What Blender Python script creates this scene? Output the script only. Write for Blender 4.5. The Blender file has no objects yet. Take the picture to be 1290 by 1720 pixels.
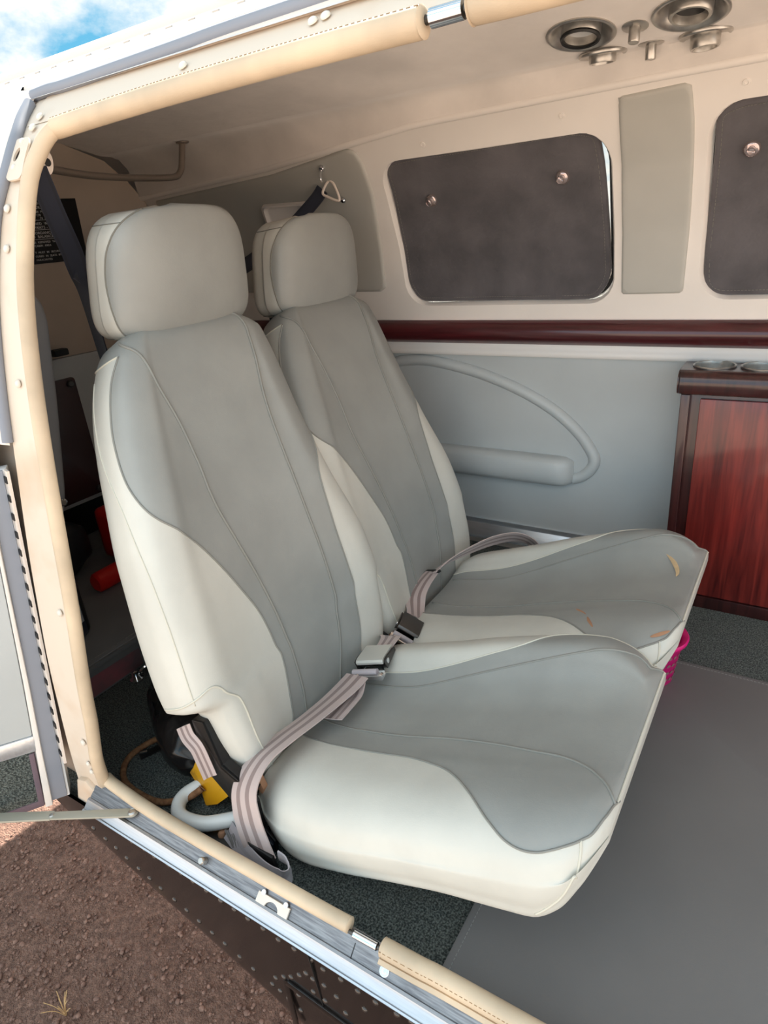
# Cabin of a small aircraft seen through its open door
EXPOSURE = -0.02
SKY_STRENGTH = 1.0
FRONT_FILL = 2.0  # sky gain on the unseen door side, added as fill for the cabin
SKY_BLUE = (0.17, 0.58, 0.88, 1)
SKY_CLOUD = (1.38, 1.29, 1.18, 1)
CLOUD_LOC = (3.1, 1.2, 0.4)
CLOUD_LO, CLOUD_HI = 0.42, 0.57
SUN_ENERGY = 16.0
SUN_DIR = (-0.25, 0.62, 0.74)
GROUND_Z = -1.05
GRASS = (-1.535, .375)
import bpy, bmesh, math, random
import numpy as np
from mathutils import Vector, Matrix
random.seed(7)
SC = bpy.context.scene
COL = SC.collection

# ------------------------------------------------------------------ camera
cam_d = bpy.data.cameras.new('camera'); cam_o = bpy.data.objects.new('camera', cam_d); COL.objects.link(cam_o)
cam_d.sensor_fit = 'HORIZONTAL'; cam_d.sensor_width = 36.0; cam_d.lens = 36.0*1093.2/1290.0
cam_d.clip_start = 0.02; cam_d.clip_end = 500
cam_o.matrix_world = Matrix(((0.84347884, -0.15102105, 0.51549596, 0.0),
                             (0.53047241, 0.38517372, -0.75514252, 0.0),
                             (-0.08451308, 0.91040312, 0.40499839, 0.97),
                             (0, 0, 0, 1)))
SC.camera = cam_o
# ------------------------------------------------------------------ colour management
SC.view_settings.view_transform = 'Standard'; SC.view_settings.look = 'None'
SC.view_settings.gamma = 1.0; SC.view_settings.use_curve_mapping = False
SC.view_settings.exposure = EXPOSURE
# ------------------------------------------------------------------ sky: blue with bright broken cloud
W = bpy.data.worlds.new('sky'); SC.world = W; W.use_nodes = True
nt = W.node_tree; nt.nodes.clear()
def wn(t, **k):
    n = nt.nodes.new(t)
    for a, b in k.items(): setattr(n, a, b)
    return n
tc = wn('ShaderNodeTexCoord'); mp = wn('ShaderNodeMapping'); mp.inputs['Scale'].default_value = (1.0, 1.0, 1.7)
mp.inputs['Location'].default_value = CLOUD_LOC
nz = wn('ShaderNodeTexNoise'); nz.inputs['Scale'].default_value = 4.2; nz.inputs['Detail'].default_value = 9; nz.inputs['Roughness'].default_value = 0.58
rp = wn('ShaderNodeValToRGB'); rp.color_ramp.elements[0].position = CLOUD_LO; rp.color_ramp.elements[1].position = CLOUD_HI
mx = wn('ShaderNodeMix', data_type='RGBA'); mx.inputs[6].default_value = SKY_BLUE; mx.inputs[7].default_value = SKY_CLOUD
bg = wn('ShaderNodeBackground'); bg.inputs['Strength'].default_value = SKY_STRENGTH; wo = wn('ShaderNodeOutputWorld')
L = nt.links.new
L(tc.outputs['Generated'], mp.inputs['Vector']); L(mp.outputs[0], nz.inputs['Vector']); L(nz.outputs['Fac'], rp.inputs['Fac'])
sx = wn('ShaderNodeSeparateXYZ'); L(tc.outputs['Generated'], sx.inputs[0])
mr = wn('ShaderNodeMapRange'); mr.interpolation_type = 'SMOOTHSTEP'; mr.inputs['From Min'].default_value = 0.1; mr.inputs['From Max'].default_value = -0.95; mr.inputs['To Min'].default_value = 1.0; mr.inputs['To Max'].default_value = FRONT_FILL
mu = wn('ShaderNodeMath', operation='MULTIPLY'); mu.inputs[1].default_value = SKY_STRENGTH; L(sx.outputs['Y'], mr.inputs['Value']); L(mr.outputs[0], mu.inputs[0]); L(mu.outputs[0], bg.inputs['Strength'])
L(rp.outputs['Color'], mx.inputs[0]); L(mx.outputs[2], bg.inputs['Color']); L(bg.outputs[0], wo.inputs['Surface'])
# ------------------------------------------------------------------ sun
sd = bpy.data.lights.new('sun', 'SUN'); sd.energy = SUN_ENERGY; sd.angle = math.radians(1.0); sd.color = (1.0, 0.94, 0.86)
so = bpy.data.objects.new('sun', sd); COL.objects.link(so); so.location = (0, -4, 6)
so.rotation_euler = Vector(SUN_DIR).to_track_quat('Z', 'Y').to_euler()

# ------------------------------------------------------------------ materials
def lin(c):
    f = lambda v: v/12.92 if v <= 0.04045 else ((v+0.055)/1.055)**2.4
    return tuple(f(v/255.0) for v in c)+(1.0,)
MATS = {}
def mat(name, rgb, rough=0.5, metal=0.0, vary=0.0, vscale=8.0, bump=0.0, bscale=200.0, bdist=0.001, coat=0.0, spec=0.5,
        rgb2=None, stretch=None, sheen=0.0, trans=0.0, emit=None, aniso=0.0, detail=4.0, lo=0.35, hi=0.65):
    m = bpy.data.materials.new(name); m.use_nodes = True; t = m.node_tree; b = t.nodes['Principled BSDF']
    N = t.nodes.new; K = t.links.new
    b.inputs['Base Color'].default_value = lin(rgb); b.inputs['Roughness'].default_value = rough; b.inputs['Metallic'].default_value = metal
    b.inputs['Coat Weight'].default_value = coat; b.inputs['Coat Roughness'].default_value = 0.12; b.inputs['Specular IOR Level'].default_value = spec
    b.inputs['Sheen Weight'].default_value = sheen; b.inputs['Transmission Weight'].default_value = trans; b.inputs['Anisotropic'].default_value = aniso
    co = N('ShaderNodeTexCoord'); mpn = N('ShaderNodeMapping'); K(co.outputs['Object'], mpn.inputs['Vector'])
    if stretch: mpn.inputs['Scale'].default_value = stretch
    if vary or rgb2:
        n = N('ShaderNodeTexNoise'); n.inputs['Scale'].default_value = vscale; n.inputs['Detail'].default_value = detail
        K(mpn.outputs[0], n.inputs['Vector'])
        r = N('ShaderNodeValToRGB'); r.color_ramp.elements[0].position = lo; r.color_ramp.elements[1].position = hi
        c2 = rgb2 if rgb2 else tuple(v*(1-vary) for v in rgb)
        r.color_ramp.elements[0].color = lin(c2); r.color_ramp.elements[1].color = lin(rgb)
        K(n.outputs['Fac'], r.inputs['Fac']); K(r.outputs['Color'], b.inputs['Base Color'])
    if bump:
        n2 = N('ShaderNodeTexNoise'); n2.inputs['Scale'].default_value = bscale; n2.inputs['Detail'].default_value = 3
        K(mpn.outputs[0], n2.inputs['Vector'])
        bp = N('ShaderNodeBump'); bp.inputs['Strength'].default_value = bump; bp.inputs['Distance'].default_value = bdist
        K(n2.outputs['Fac'], bp.inputs['Height']); K(bp.outputs['Normal'], b.inputs['Normal'])
    if emit:
        b.inputs['Emission Color'].default_value = lin(emit[0]); b.inputs['Emission Strength'].default_value = emit[1]
    MATS[name] = m
    return m
def leather(name, rgb, rough=0.42, vary=0.05):
    m = mat(name, rgb, rough, vary=vary, vscale=9)
    t = m.node_tree; N = t.nodes.new; K = t.links.new; b = t.nodes['Principled BSDF']
    co = N('ShaderNodeTexCoord'); v = N('ShaderNodeTexVoronoi'); v.inputs['Scale'].default_value = 520
    n = N('ShaderNodeTexNoise'); n.inputs['Scale'].default_value = 38; n.inputs['Detail'].default_value = 6; n.inputs['Distortion'].default_value = 0.6
    K(co.outputs['Object'], v.inputs['Vector']); K(co.outputs['Object'], n.inputs['Vector'])
    b1 = N('ShaderNodeBump'); b1.inputs['Strength'].default_value = 0.10; b1.inputs['Distance'].default_value = 0.0006
    b2 = N('ShaderNodeBump'); b2.inputs['Strength'].default_value = 0.10; b2.inputs['Distance'].default_value = 0.004
    K(v.outputs['Distance'], b1.inputs['Height']); K(n.outputs['Fac'], b2.inputs['Height'])
    K(b1.outputs['Normal'], b2.inputs['Normal']); K(b2.outputs['Normal'], b.inputs['Normal'])
    return m
def wood(name, dark, light, along):
    m = bpy.data.materials.new(name); m.use_nodes = True; t = m.node_tree; b = t.nodes['Principled BSDF']; N = t.nodes.new; K = t.links.new
    co = N('ShaderNodeTexCoord'); mpn = N('ShaderNodeMapping'); K(co.outputs['Object'], mpn.inputs['Vector'])
    s = [34, 34, 34]; s[along] = 2.2; mpn.inputs['Scale'].default_value = s
    n = N('ShaderNodeTexNoise'); n.inputs['Scale'].default_value = 1.6; n.inputs['Detail'].default_value = 7; n.inputs['Distortion'].default_value = 0.9; K(mpn.outputs[0], n.inputs['Vector'])
    mp2 = N('ShaderNodeMapping'); s2 = [260, 260, 260]; s2[along] = 8; mp2.inputs['Scale'].default_value = s2; K(co.outputs['Object'], mp2.inputs['Vector'])
    n2 = N('ShaderNodeTexNoise'); n2.inputs['Scale'].default_value = 1; n2.inputs['Detail'].default_value = 2; K(mp2.outputs[0], n2.inputs['Vector'])
    r = N('ShaderNodeValToRGB'); r.color_ramp.elements[0].position = 0.30; r.color_ramp.elements[0].color = lin(dark); r.color_ramp.elements[1].position = 0.62; r.color_ramp.elements[1].color = lin(light)
    mx = N('ShaderNodeMix'); mx.data_type = 'RGBA'; mx.blend_type = 'MULTIPLY'; mx.inputs[0].default_value = 0.35
    K(n.outputs['Fac'], r.inputs['Fac']); K(r.outputs['Color'], mx.inputs[6]); K(n2.outputs['Fac'], mx.inputs[7]); K(mx.outputs[2], b.inputs['Base Color'])
    b.inputs['Roughness'].default_value = 0.28; b.inputs['Coat Weight'].default_value = 0.5; b.inputs['Coat Roughness'].default_value = 0.1
    MATS[name] = m; return m
def webbing(name, base, stripe, edges):
    """woven belt: stripes run along the webbing (UV.x is across it)"""
    m = bpy.data.materials.new(name); m.use_nodes = True; t = m.node_tree; b = t.nodes['Principled BSDF']; N = t.nodes.new; K = t.links.new
    uv = N('ShaderNodeUVMap'); sp = N('ShaderNodeSeparateXYZ'); K(uv.outputs[0], sp.inputs[0])
    r = N('ShaderNodeValToRGB'); r.color_ramp.interpolation = 'LINEAR'; e = r.color_ramp.elements
    e[0].position = 0; e[0].color = lin(base); e[1].position = 1; e[1].color = lin(base)
    for p, w in edges:
        for q, c in ((p-w-.02, base), (p-w, stripe), (p+w, stripe), (p+w+.02, base)):
            x = e.new(q); x.color = lin(c)
    K(sp.outputs[0], r.inputs['Fac']); K(r.outputs['Color'], b.inputs['Base Color']); b.inputs['Roughness'].default_value = 0.72; b.inputs['Sheen Weight'].default_value = 0.25
    wv = N('ShaderNodeTexWave'); wv.inputs['Scale'].default_value = 60; wv.bands_direction = 'DIAGONAL'
    mpn = N('ShaderNodeMapping'); mpn.inputs['Scale'].default_value = (1.0, 9.0, 1); K(uv.outputs[0], mpn.inputs['Vector']); K(mpn.outputs[0], wv.inputs['Vector'])
    bp = N('ShaderNodeBump'); bp.inputs['Strength'].default_value = 0.25; bp.inputs['Distance'].default_value = 0.0008; K(wv.outputs['Fac'], bp.inputs['Height']); K(bp.outputs['Normal'], b.inputs['Normal'])
    MATS[name] = m; return m
leather('leather_grey', (153,154,150), 0.40); leather('leather_cream', (208,206,197), 0.43, 0.04)
leather('roll_leather', (220,197,168), 0.5, 0.12)
mat('piping_grey', (136,135,129), 0.45); mat('piping_cream', (206,202,188), 0.5); mat('thread', (120,118,110), 0.8); mat('thread_tan', (150,118,84), 0.8)
mat('headliner', (235,227,220), 0.95, vary=0.10, vscale=5, bump=0.35, bscale=42, bdist=0.004, sheen=0.4, detail=8)
mat('beige_lining', (236,229,222), 0.55, vary=0.03, vscale=4, bump=0.06, bscale=500)
mat('aft_lining', (196,180,164), 0.7, vary=0.05, vscale=5, bump=0.08, bscale=400)
mat('grey_vinyl', (192,196,196), 0.42, vary=0.03, vscale=5, bump=0.08, bscale=420)
mat('grey_insert', (182,180,173), 0.5, vary=0.03, vscale=6, bump=0.08, bscale=420)
mat('white_ledge', (232,228,224), 0.35)
wood('rosewood', (84,22,22), (146,50,42), 2); wood('rosewood_rail', (62,22,26), (92,36,40), 0); wood('rosewood_dark', (46,20,20), (74,34,32), 2)
mat('aluminium', (190,193,198), 0.32, 1.0, rgb2=(180,183,188), vscale=10, stretch=(1.5,40,40), bump=0.03, bscale=50)
mat('aluminium_bright', (226,229,234), 0.25, 0.75, vary=0.06, vscale=10, stretch=(2,20,20))
mat('sill_flat', (150,150,152), 0.42, 0.9, rgb2=(112,112,116), vscale=12, stretch=(2.0,30,30), bump=0.04, bscale=60); mat('chrome', (225,225,228), 0.10, 1.0); mat('steel', (196,192,186), 0.3, 0.85, vary=0.12, vscale=40); mat('buckle_silver', (206,204,196), 0.38, 0.35); mat('dark_steel', (92,90,88), 0.38, 0.9)
mat('flange_paint', (224,208,190), 0.42, rgb2=(214,188,162), vscale=6, lo=0.30, hi=0.48); mat('white_paint', (240,240,240), 0.25, coat=0.3)
mat('band_paint', (236,222,210), 0.4); mat('rivet_paint', (226,218,206), 0.35); mat('stay_paint', (176,172,158), 0.4, 0.3); mat('rubber_grey', (138,142,152), 0.55)
mat('skin_black', (22,16,15), 0.13, coat=0.4, rgb2=(16,12,11), vscale=5); mat('rivet_dark', (58,50,46), 0.22, 0.2, coat=0.5)
mat('carpet', (116,122,116), 1.0, rgb2=(40,46,43), vscale=330, bump=1.0, bscale=300, bdist=0.006, detail=3, lo=0.40, hi=0.66, sheen=0.1)
mat('carpet_edge', (110,92,100), 0.9, bump=0.4, bscale=500, bdist=0.002)
mat('mat_grey', (117,115,114), 0.55, vary=0.05, vscale=4, bump=0.12, bscale=600)
mat('mat_trim', (120,119,118), 0.6); mat('mat_thread', (150,148,144), 0.8)
mat('bag_floor_mat', (138,138,138), 0.6, vary=0.06, vscale=7)
mat('riser_red', (168,98,104), 0.55, rgb2=(120,96,100), vscale=14)
mat('shade_cloth', (94,90,93), 0.85, rgb2=(76,73,76), vscale=11, bump=0.8, bscale=34, bdist=0.006, detail=9, sheen=0.3)
mat('black', (14,14,15), 0.5); mat('black_metal', (30,29,29), 0.42, 0.3); mat('navy_metal', (26,29,42), 0.3, 0.3); mat('black_fabric', (24,25,29), 0.55, bump=0.3, bscale=40, bdist=0.003)
mat('black_vinyl', (22,20,20), 0.22, bump=0.25, bscale=30, bdist=0.003)
mat('cup_glass', (226,206,202), 0.05, trans=0.85); mat('pane', (235,240,238), 0.02, trans=1.0, spec=0.4)
mat('pole_bronze', (150,138,128), 0.3, 0.5)
mat('yellow_paint', (222,158,22), 0.45, rgb2=(150,104,40), vscale=26, lo=0.30, hi=0.42, bump=0.1, bscale=60)
mat('white_tube', (226,228,226), 0.32, rgb2=(150,140,128), vscale=30, lo=0.24, hi=0.30)
mat('rope', (150,108,74), 0.9, bump=0.6, bscale=260, bdist=0.002, rgb2=(118,80,52), vscale=120)
mat('pink_plastic', (226,18,120), 0.35); mat('red_paint', (214,30,24), 0.35); mat('white_text', (226,226,226), 0.6); mat('placard_black', (10,10,12), 0.4)
mat('label_white', (200,200,200), 0.5); mat('label_dark', (52,54,64), 0.4); mat('plate_maroon', (66,46,46), 0.25, coat=0.3)
mat('worn_tan', (206,178,138), 0.8, vary=0.08, vscale=60); mat('worn_brown', (172,128,98), 0.8)
mat('grey_fabric', (150,148,148), 0.9, bump=0.3, bscale=200)
mat('frayed', (120,116,114), 0.9); mat('foil', (170,168,168), 0.35, 0.6)
mat('dirt', (166,130,112), 0.95, rgb2=(112,84,72), vscale=60, bump=1.0, bscale=190, bdist=0.02, detail=10, lo=0.3, hi=0.7)
mat('bounce_ground', (196,178,162), 0.95, rgb2=(176,156,140), vscale=2); mat('stone', (160,126,110), 0.95, rgb2=(112,86,76), vscale=40); mat('straw', (214,176,126), 0.8)  # first colour: unseen outer ground, made pale to bounce light into the cabin
webbing('webbing_mauve', (190,171,166), (140,120,116), [(.30,.07),(.66,.07)])
webbing('webbing_grey', (176,168,172), (164,156,160), [(.5,.1)])
webbing('webbing_navy', (30,34,50), (22,25,38), [(.12,.05),(.88,.05)])

# ------------------------------------------------------------------ object helpers
def wloc(o):
    v = Vector((0, 0, 0))
    while o is not None:
        v += o.location; o = o.parent
    return v
def tag(o, label=None, cat=None, group=None, kind=None):
    if label: o['label'] = label
    if cat: o['category'] = cat
    if group: o['group'] = group
    if kind: o['kind'] = kind
    return o
def thing(name, label, cat, loc, group=None):
    o = bpy.data.objects.new(name, None); o.empty_display_size = 0.02; COL.objects.link(o); o.location = loc
    return tag(o, label, cat, group)
def struct(name, loc=(0, 0, 0), label=None):
    o = bpy.data.objects.new(name, None); o.empty_display_size = 0.02; COL.objects.link(o); o.location = loc
    return tag(o, label, None, None, 'structure')
def link(name, bm, mats, parent=None, smooth=True, angle=40, label=None):
    """bm is built in world coordinates; the finished object hangs under parent"""
    if not isinstance(mats, (list, tuple)): mats = [mats]
    if parent is not None: off = wloc(parent)
    else:
        xs = np.array([v.co[:] for v in bm.verts]); off = Vector(((xs[:, 0].min()+xs[:, 0].max())/2, (xs[:, 1].min()+xs[:, 1].max())/2, xs[:, 2].min()))
    bmesh.ops.translate(bm, vec=-off, verts=bm.verts)
    me = bpy.data.meshes.new(name); bm.to_mesh(me); bm.free()
    for m in mats: me.materials.append(MATS[m])
    if smooth:
        for p in me.polygons: p.use_smooth = True
        me.set_sharp_from_angle(angle=math.radians(angle))
    o = bpy.data.objects.new(name, me); COL.objects.link(o)
    if parent is not None: o.parent = parent
    else: o.location = off
    if label: o['label'] = label
    return o
def B(): return bmesh.new()
def grid(bm, G, closed=False, mi=0):
    n, m = len(G), len(G[0]); vs = [[bm.verts.new(tuple(float(c) for c in p)) for p in row] for row in G]
    for i in range(n-1):
        for j in range(m if closed else m-1):
            f = bm.faces.new((vs[i][j], vs[i][(j+1) % m], vs[i+1][(j+1) % m], vs[i+1][j])); f.material_index = mi
    return vs
def cap(bm, ring, flip=False, mi=0):
    r = ring[::-1] if flip else ring
    f = bm.faces.new(r); f.material_index = mi
def frames(P):
    P = [Vector(p) for p in P]; T = []
    for i in range(len(P)):
        t = (P[min(i+1, len(P)-1)]-P[max(i-1, 0)]).normalized(); T.append(t)
    u = T[0].orthogonal().normalized(); out = []
    for i, t in enumerate(T):
        u = (u-t*u.dot(t)).normalized(); out.append((P[i], t, u, t.cross(u)))
    return out
def tube(bm, P, r, n=12, capped=True, mi=0, flat=1.0):
    F = frames(P); rs = r if isinstance(r, (list, tuple, np.ndarray)) else [r]*len(F); G = []
    for (p, t, u, v), rr in zip(F, rs):
        G.append([p+u*math.cos(2*math.pi*k/n)*rr+v*math.sin(2*math.pi*k/n)*rr*flat for k in range(n)])
    vs = grid(bm, G, True, mi)
    if capped: cap(bm, vs[0], True, mi); cap(bm, vs[-1], False, mi)
    return vs
def crom(P, n, closed=False):
    P = np.asarray(P, float); N = len(P); out = []
    for i in range(N if closed else N-1):
        if closed: a, b, c, d = P[(i-1) % N], P[i], P[(i+1) % N], P[(i+2) % N]
        else: a, b, c, d = P[max(i-1, 0)], P[i], P[i+1], P[min(i+2, N-1)]
        for k in range(n):
            t = k/n; out.append(.5*((2*b)+(c-a)*t+(2*a-5*b+4*c-d)*t*t+(3*b-a-3*c+d)*t**3))
    if not closed: out.append(P[-1])
    return np.array(out)
def interp(x, xs, ys):
    """smooth interpolation without overshoot"""
    xs = np.asarray(xs, float); ys = np.asarray(ys, float); h = np.diff(xs); dl = np.diff(ys)/h
    m = np.zeros(len(xs)); m[0] = dl[0]; m[-1] = dl[-1]
    for i in range(1, len(xs)-1):
        if dl[i-1]*dl[i] > 0:
            w1 = 2*h[i]+h[i-1]; w2 = h[i]+2*h[i-1]; m[i] = (w1+w2)/(w1/dl[i-1]+w2/dl[i])
    x = min(max(x, xs[0]), xs[-1]); i = int(min(max(np.searchsorted(xs, x)-1, 0), len(xs)-2))
    t = (x-xs[i])/h[i]; t2 = t*t; t3 = t2*t
    return (2*t3-3*t2+1)*ys[i]+(t3-2*t2+t)*h[i]*m[i]+(-2*t3+3*t2)*ys[i+1]+(t3-t2)*h[i]*m[i+1]
def merge(bm, bm2):
    me = bpy.data.meshes.new('tmp'); bm2.to_mesh(me); bm2.free(); bm.from_mesh(me); bpy.data.meshes.remove(me)
def box(bm, c, s, R=None, bev=0.0, seg=2, mi=0):
    b = bmesh.new(); bmesh.ops.create_cube(b, size=1.0)
    for v in b.verts: v.co = Vector((v.co.x*s[0], v.co.y*s[1], v.co.z*s[2]))
    if bev > 0: bmesh.ops.bevel(b, geom=list(b.edges), offset=bev, segments=seg, profile=0.6, affect='EDGES')
    M = Matrix.Translation(Vector(c)) @ (R.to_4x4() if R is not None else Matrix.Identity(4))
    bmesh.ops.transform(b, matrix=M, verts=b.verts)
    for f in b.faces: f.material_index = mi
    merge(bm, b)
def prism(bm, poly, o, ex, ey, ez, th, bev=0.0, mi=0, seg=2):
    """poly in (a,b) along ex, ey, extruded th along ez"""
    o, ex, ey, ez = Vector(o), Vector(ex), Vector(ey), Vector(ez); b = bmesh.new()
    lo = [b.verts.new(o+ex*p[0]+ey*p[1]) for p in poly]; hi = [b.verts.new(o+ex*p[0]+ey*p[1]+ez*th) for p in poly]
    n = len(poly); b.faces.new(lo[::-1]); b.faces.new(hi)
    for i in range(n): b.faces.new((lo[i], lo[(i+1) % n], hi[(i+1) % n], hi[i]))
    bmesh.ops.recalc_face_normals(b, faces=b.faces)
    if bev > 0: bmesh.ops.bevel(b, geom=[e for e in b.edges if e.calc_face_angle(0) > 0.6], offset=bev, segments=seg, profile=0.6, affect='EDGES')
    for f in b.faces: f.material_index = mi
    merge(bm, b)
def lathe(bm, o, ax, prof, n=32, mi=0, ref=None):
    """prof: (radius, height) along ax; a list entry may carry its material index as third value"""
    o = Vector(o); ax = Vector(ax).normalized(); u = ax.orthogonal().normalized(); v = ax.cross(u); rows = []
    for p in prof:
        rows.append([bm.verts.new(o+ax*p[1]+(u*math.cos(2*math.pi*k/n)+v*math.sin(2*math.pi*k/n))*max(p[0], 1e-5)) for k in range(n)])
    for i in range(len(rows)-1):
        for k in range(n):
            f = bm.faces.new((rows[i][k], rows[i][(k+1) % n], rows[i+1][(k+1) % n], rows[i+1][k])); f.material_index = prof[i][2] if len(prof[i]) > 2 else mi
    return rows
def rrect(x0, x1, y0, y1, r, n=6):
    out = []
    for cx, cy, a0 in ((x1-r, y1-r, 0), (x0+r, y1-r, 90), (x0+r, y0+r, 180), (x1-r, y0+r, 270)):
        for k in range(n+1):
            a = math.radians(a0+90*k/n); out.append((cx+r*math.cos(a), cy+r*math.sin(a)))
    return out
def ribbon(bm, path, wid, width, th=0.0014, sub=6, nw=6, crown=0.0):
    """flat webbing along path; wid = direction across it at each path point; UV.x runs across"""
    P = crom(path, sub); Wd = crom(wid if len(wid) == len(path) else [wid]*len(path), sub) if not isinstance(wid[0], (int, float)) else np.array([wid]*len(P))
    uvl = bm.loops.layers.uv.verify(); Nn = len(P); G = []; s = 0; S = []
    for i in range(Nn):
        t = Vector(P[min(i+1, Nn-1)]-P[max(i-1, 0)]).normalized(); w = Vector(Wd[i]); w = (w-t*w.dot(t)).normalized(); nn = w.cross(t)
        if i: s += np.linalg.norm(P[i]-P[i-1])
        S.append(s)
        top = [Vector(P[i])+w*width*(k/nw-.5)+nn*(th/2+crown*(1-(2*k/nw-1)**2)) for k in range(nw+1)]
        bot = [Vector(P[i])+w*width*(k/nw-.5)-nn*(th/2-crown*(1-(2*k/nw-1)**2)) for k in range(nw+1)]
        G.append(top+bot[::-1])
    M = len(G[0]); vs = [[bm.verts.new(p) for p in r] for r in G]
    ux = [k/nw for k in range(nw+1)]+[1-k/nw for k in range(nw+1)]
    for i in range(Nn-1):
        for j in range(M):
            j2 = (j+1) % M; f = bm.faces.new((vs[i][j], vs[i][j2], vs[i+1][j2], vs[i+1][j]))
            for lp, (a, b) in zip(f.loops, ((i, j), (i, j2), (i+1, j2), (i+1, j))): lp[uvl].uv = (ux[b], S[a]/width)
    for row, fl in ((vs[0], True), (vs[-1], False)):
        for k in range(nw):
            q = (row[k], row[k+1], row[M-2-k], row[M-1-k]); f = bm.faces.new(q[::-1] if fl else q)
            for lp in f.loops: lp[uvl].uv = (0.05, 0)
def dup(root, dx, label, group=None):
    """copy a thing with its parts and their sub-parts"""
    r = root.copy(); COL.objects.link(r); r.location = root.location+Vector(dx); r['label'] = label
    if group: r['group'] = group
    out = {}
    for ch in list(root.children):
        c = ch.copy(); COL.objects.link(c); c.parent = r; out[ch.name.split('.')[0]] = c
        for g in list(ch.children):
            d = g.copy(); COL.objects.link(d); d.parent = c
    return r, out
def cut(bm, UV, f, wrap=None):
    """split the mesh along the line f(u, v) = 0; UV maps each vertex to its (u, v)"""
    F = {v: f(*UV[v]) for v in bm.verts}
    for e in list(bm.edges):
        a, b = e.verts; fa, fb = F[a], F[b]
        if wrap and abs(UV[a][0]-UV[b][0]) > wrap: continue
        if (fa > 0) == (fb > 0) or abs(fa) < 1e-7 or abs(fb) < 1e-7: continue
        t = fa/(fa-fb); ua, ub = UV[a], UV[b]
        ne, nv = bmesh.utils.edge_split(e, a, t); F[nv] = 0.0
        UV[nv] = (ua[0]+(ub[0]-ua[0])*t, ua[1]+(ub[1]-ua[1])*t)
    for fc in list(bm.faces):
        z = [v for v in fc.verts if abs(F[v]) < 1e-7]
        if len(z) == 2 and len(fc.verts) > 3:
            vs = list(fc.verts); k = abs(vs.index(z[0])-vs.index(z[1]))
            if k > 1 and k < len(vs)-1:
                try: bmesh.utils.face_split(fc, z[0], z[1])
                except ValueError: pass
def poly_sdf(poly):
    P = np.array(poly, float); Q = np.roll(P, -1, 0); E = Q-P; L2 = (E**2).sum(1)
    def f(x, y):
        d = np.array((x, y))-P; t = np.clip((d*E).sum(1)/L2, 0, 1); r = d-E*t[:, None]; dd = math.sqrt((r**2).sum(1).min())
        c = 0
        a = (P[:, 1] > y) != (Q[:, 1] > y)
        xs = P[a, 0]+(y-P[a, 1])/(Q[a, 1]-P[a, 1])*(Q[a, 0]-P[a, 0])
        return -dd if (xs > x).sum() % 2 else dd
    return f
def dome_mesh(r, h, n=10):
    b = bmesh.new(); lathe(b, (0, 0, 0), (0, 0, 1), [(r, -h*.3), (r, 0), (r*.9, h*.45), (r*.6, h*.85), (r*.25, h), (0, h)], n)
    me = bpy.data.meshes.new('rivet'); b.to_mesh(me); b.free()
    for p in me.polygons: p.use_smooth = True
    return me
def rivet(parent, me, p, nrm, name='rivet'):
    o = bpy.data.objects.new(name, me); COL.objects.link(o); o.parent = parent
    o.location = Vector(p)-wloc(parent); o.rotation_euler = Vector(nrm).to_track_quat('Z', 'Y').to_euler()
    return o
# ================================================================== THE SETTING
XA, XF = -1.9, 0.80            # aft bulkhead, forward end of the cabin that is built
# ---- side wall profiles (y at height z)
FARZ = [-.1, .0, .50, .70, .90, 1.04, 1.14, 1.20]; FARY = [1.72, 1.72, 1.72, 1.70, 1.66, 1.61, 1.55, 1.50]
def fy(z): return float(np.interp(z, FARZ, FARY))
def fpt(x, z, off=0.0):
    """a point on the far wall, off metres into the cabin"""
    s = (fy(z+.01)-fy(z-.01))/.02; n = Vector((0, -1, s)).normalized()
    return Vector((x, fy(z), z))+n*off
def fnrm(z):
    s = (fy(z+.01)-fy(z-.01))/.02; return Vector((0, -1, s)).normalized()
NEAR = [(.437, -.30), (.436, .05), (.442, .254), (.464, .458), (.495, .656), (.519, .79), (.548, .915), (.574, .993), (.607, 1.07), (.655, 1.135), (.70, 1.178), (.76, 1.222), (.84, 1.262), (.95, 1.297), (1.10, 1.315)]
NY = [p[0] for p in NEAR]; NZ = [p[1] for p in NEAR]
def ny(z): return float(interp(z, NZ, NY))
def npt(x, z, off=0.0):
    """a point on the near wall's outside, off metres outward"""
    e = .004; a, b = ny(z-e), ny(z+e); n = Vector((0, -2*e, b-a)).normalized()
    return Vector((x, ny(z), z))+n*off
def nnrm(z):
    e = .004; return Vector((0, -2*e, ny(z+e)-ny(z-e))).normalized()
def cove_z(x): return float(np.interp(x, [-1.9, -1.35, -.85, -.3, 1.3], [1.110, 1.135, 1.174, 1.181, 1.186]))

# ---- ground
bm = B()
n = 90; G = []
for i in range(n+1):
    row = []
    for j in range(n+1):
        x = -3.2+3.4*i/n; y = -1.2+3.6*j/n
        h = .012*math.sin(x*5+y*3)+.010*math.sin(x*11-y*7+1)+random.uniform(-.006, .006)
        row.append((x, y, GROUND_Z+h))
    G.append(row)
grid(bm, G)
R0 = 60
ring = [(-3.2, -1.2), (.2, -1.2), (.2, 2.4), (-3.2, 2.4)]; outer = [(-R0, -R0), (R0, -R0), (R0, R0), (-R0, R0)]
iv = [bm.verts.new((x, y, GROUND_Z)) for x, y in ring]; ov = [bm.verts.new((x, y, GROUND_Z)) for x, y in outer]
for k in range(4): bm.faces.new((ov[k], ov[(k+1) % 4], iv[(k+1) % 4], iv[k])).material_index = 1  # ring out of view, paler than the dirt as an added light bounce
tag(link('ground', bm, ['dirt', 'bounce_ground'], angle=180), 'reddish brown dirt apron below the aircraft', kind='structure')

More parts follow.
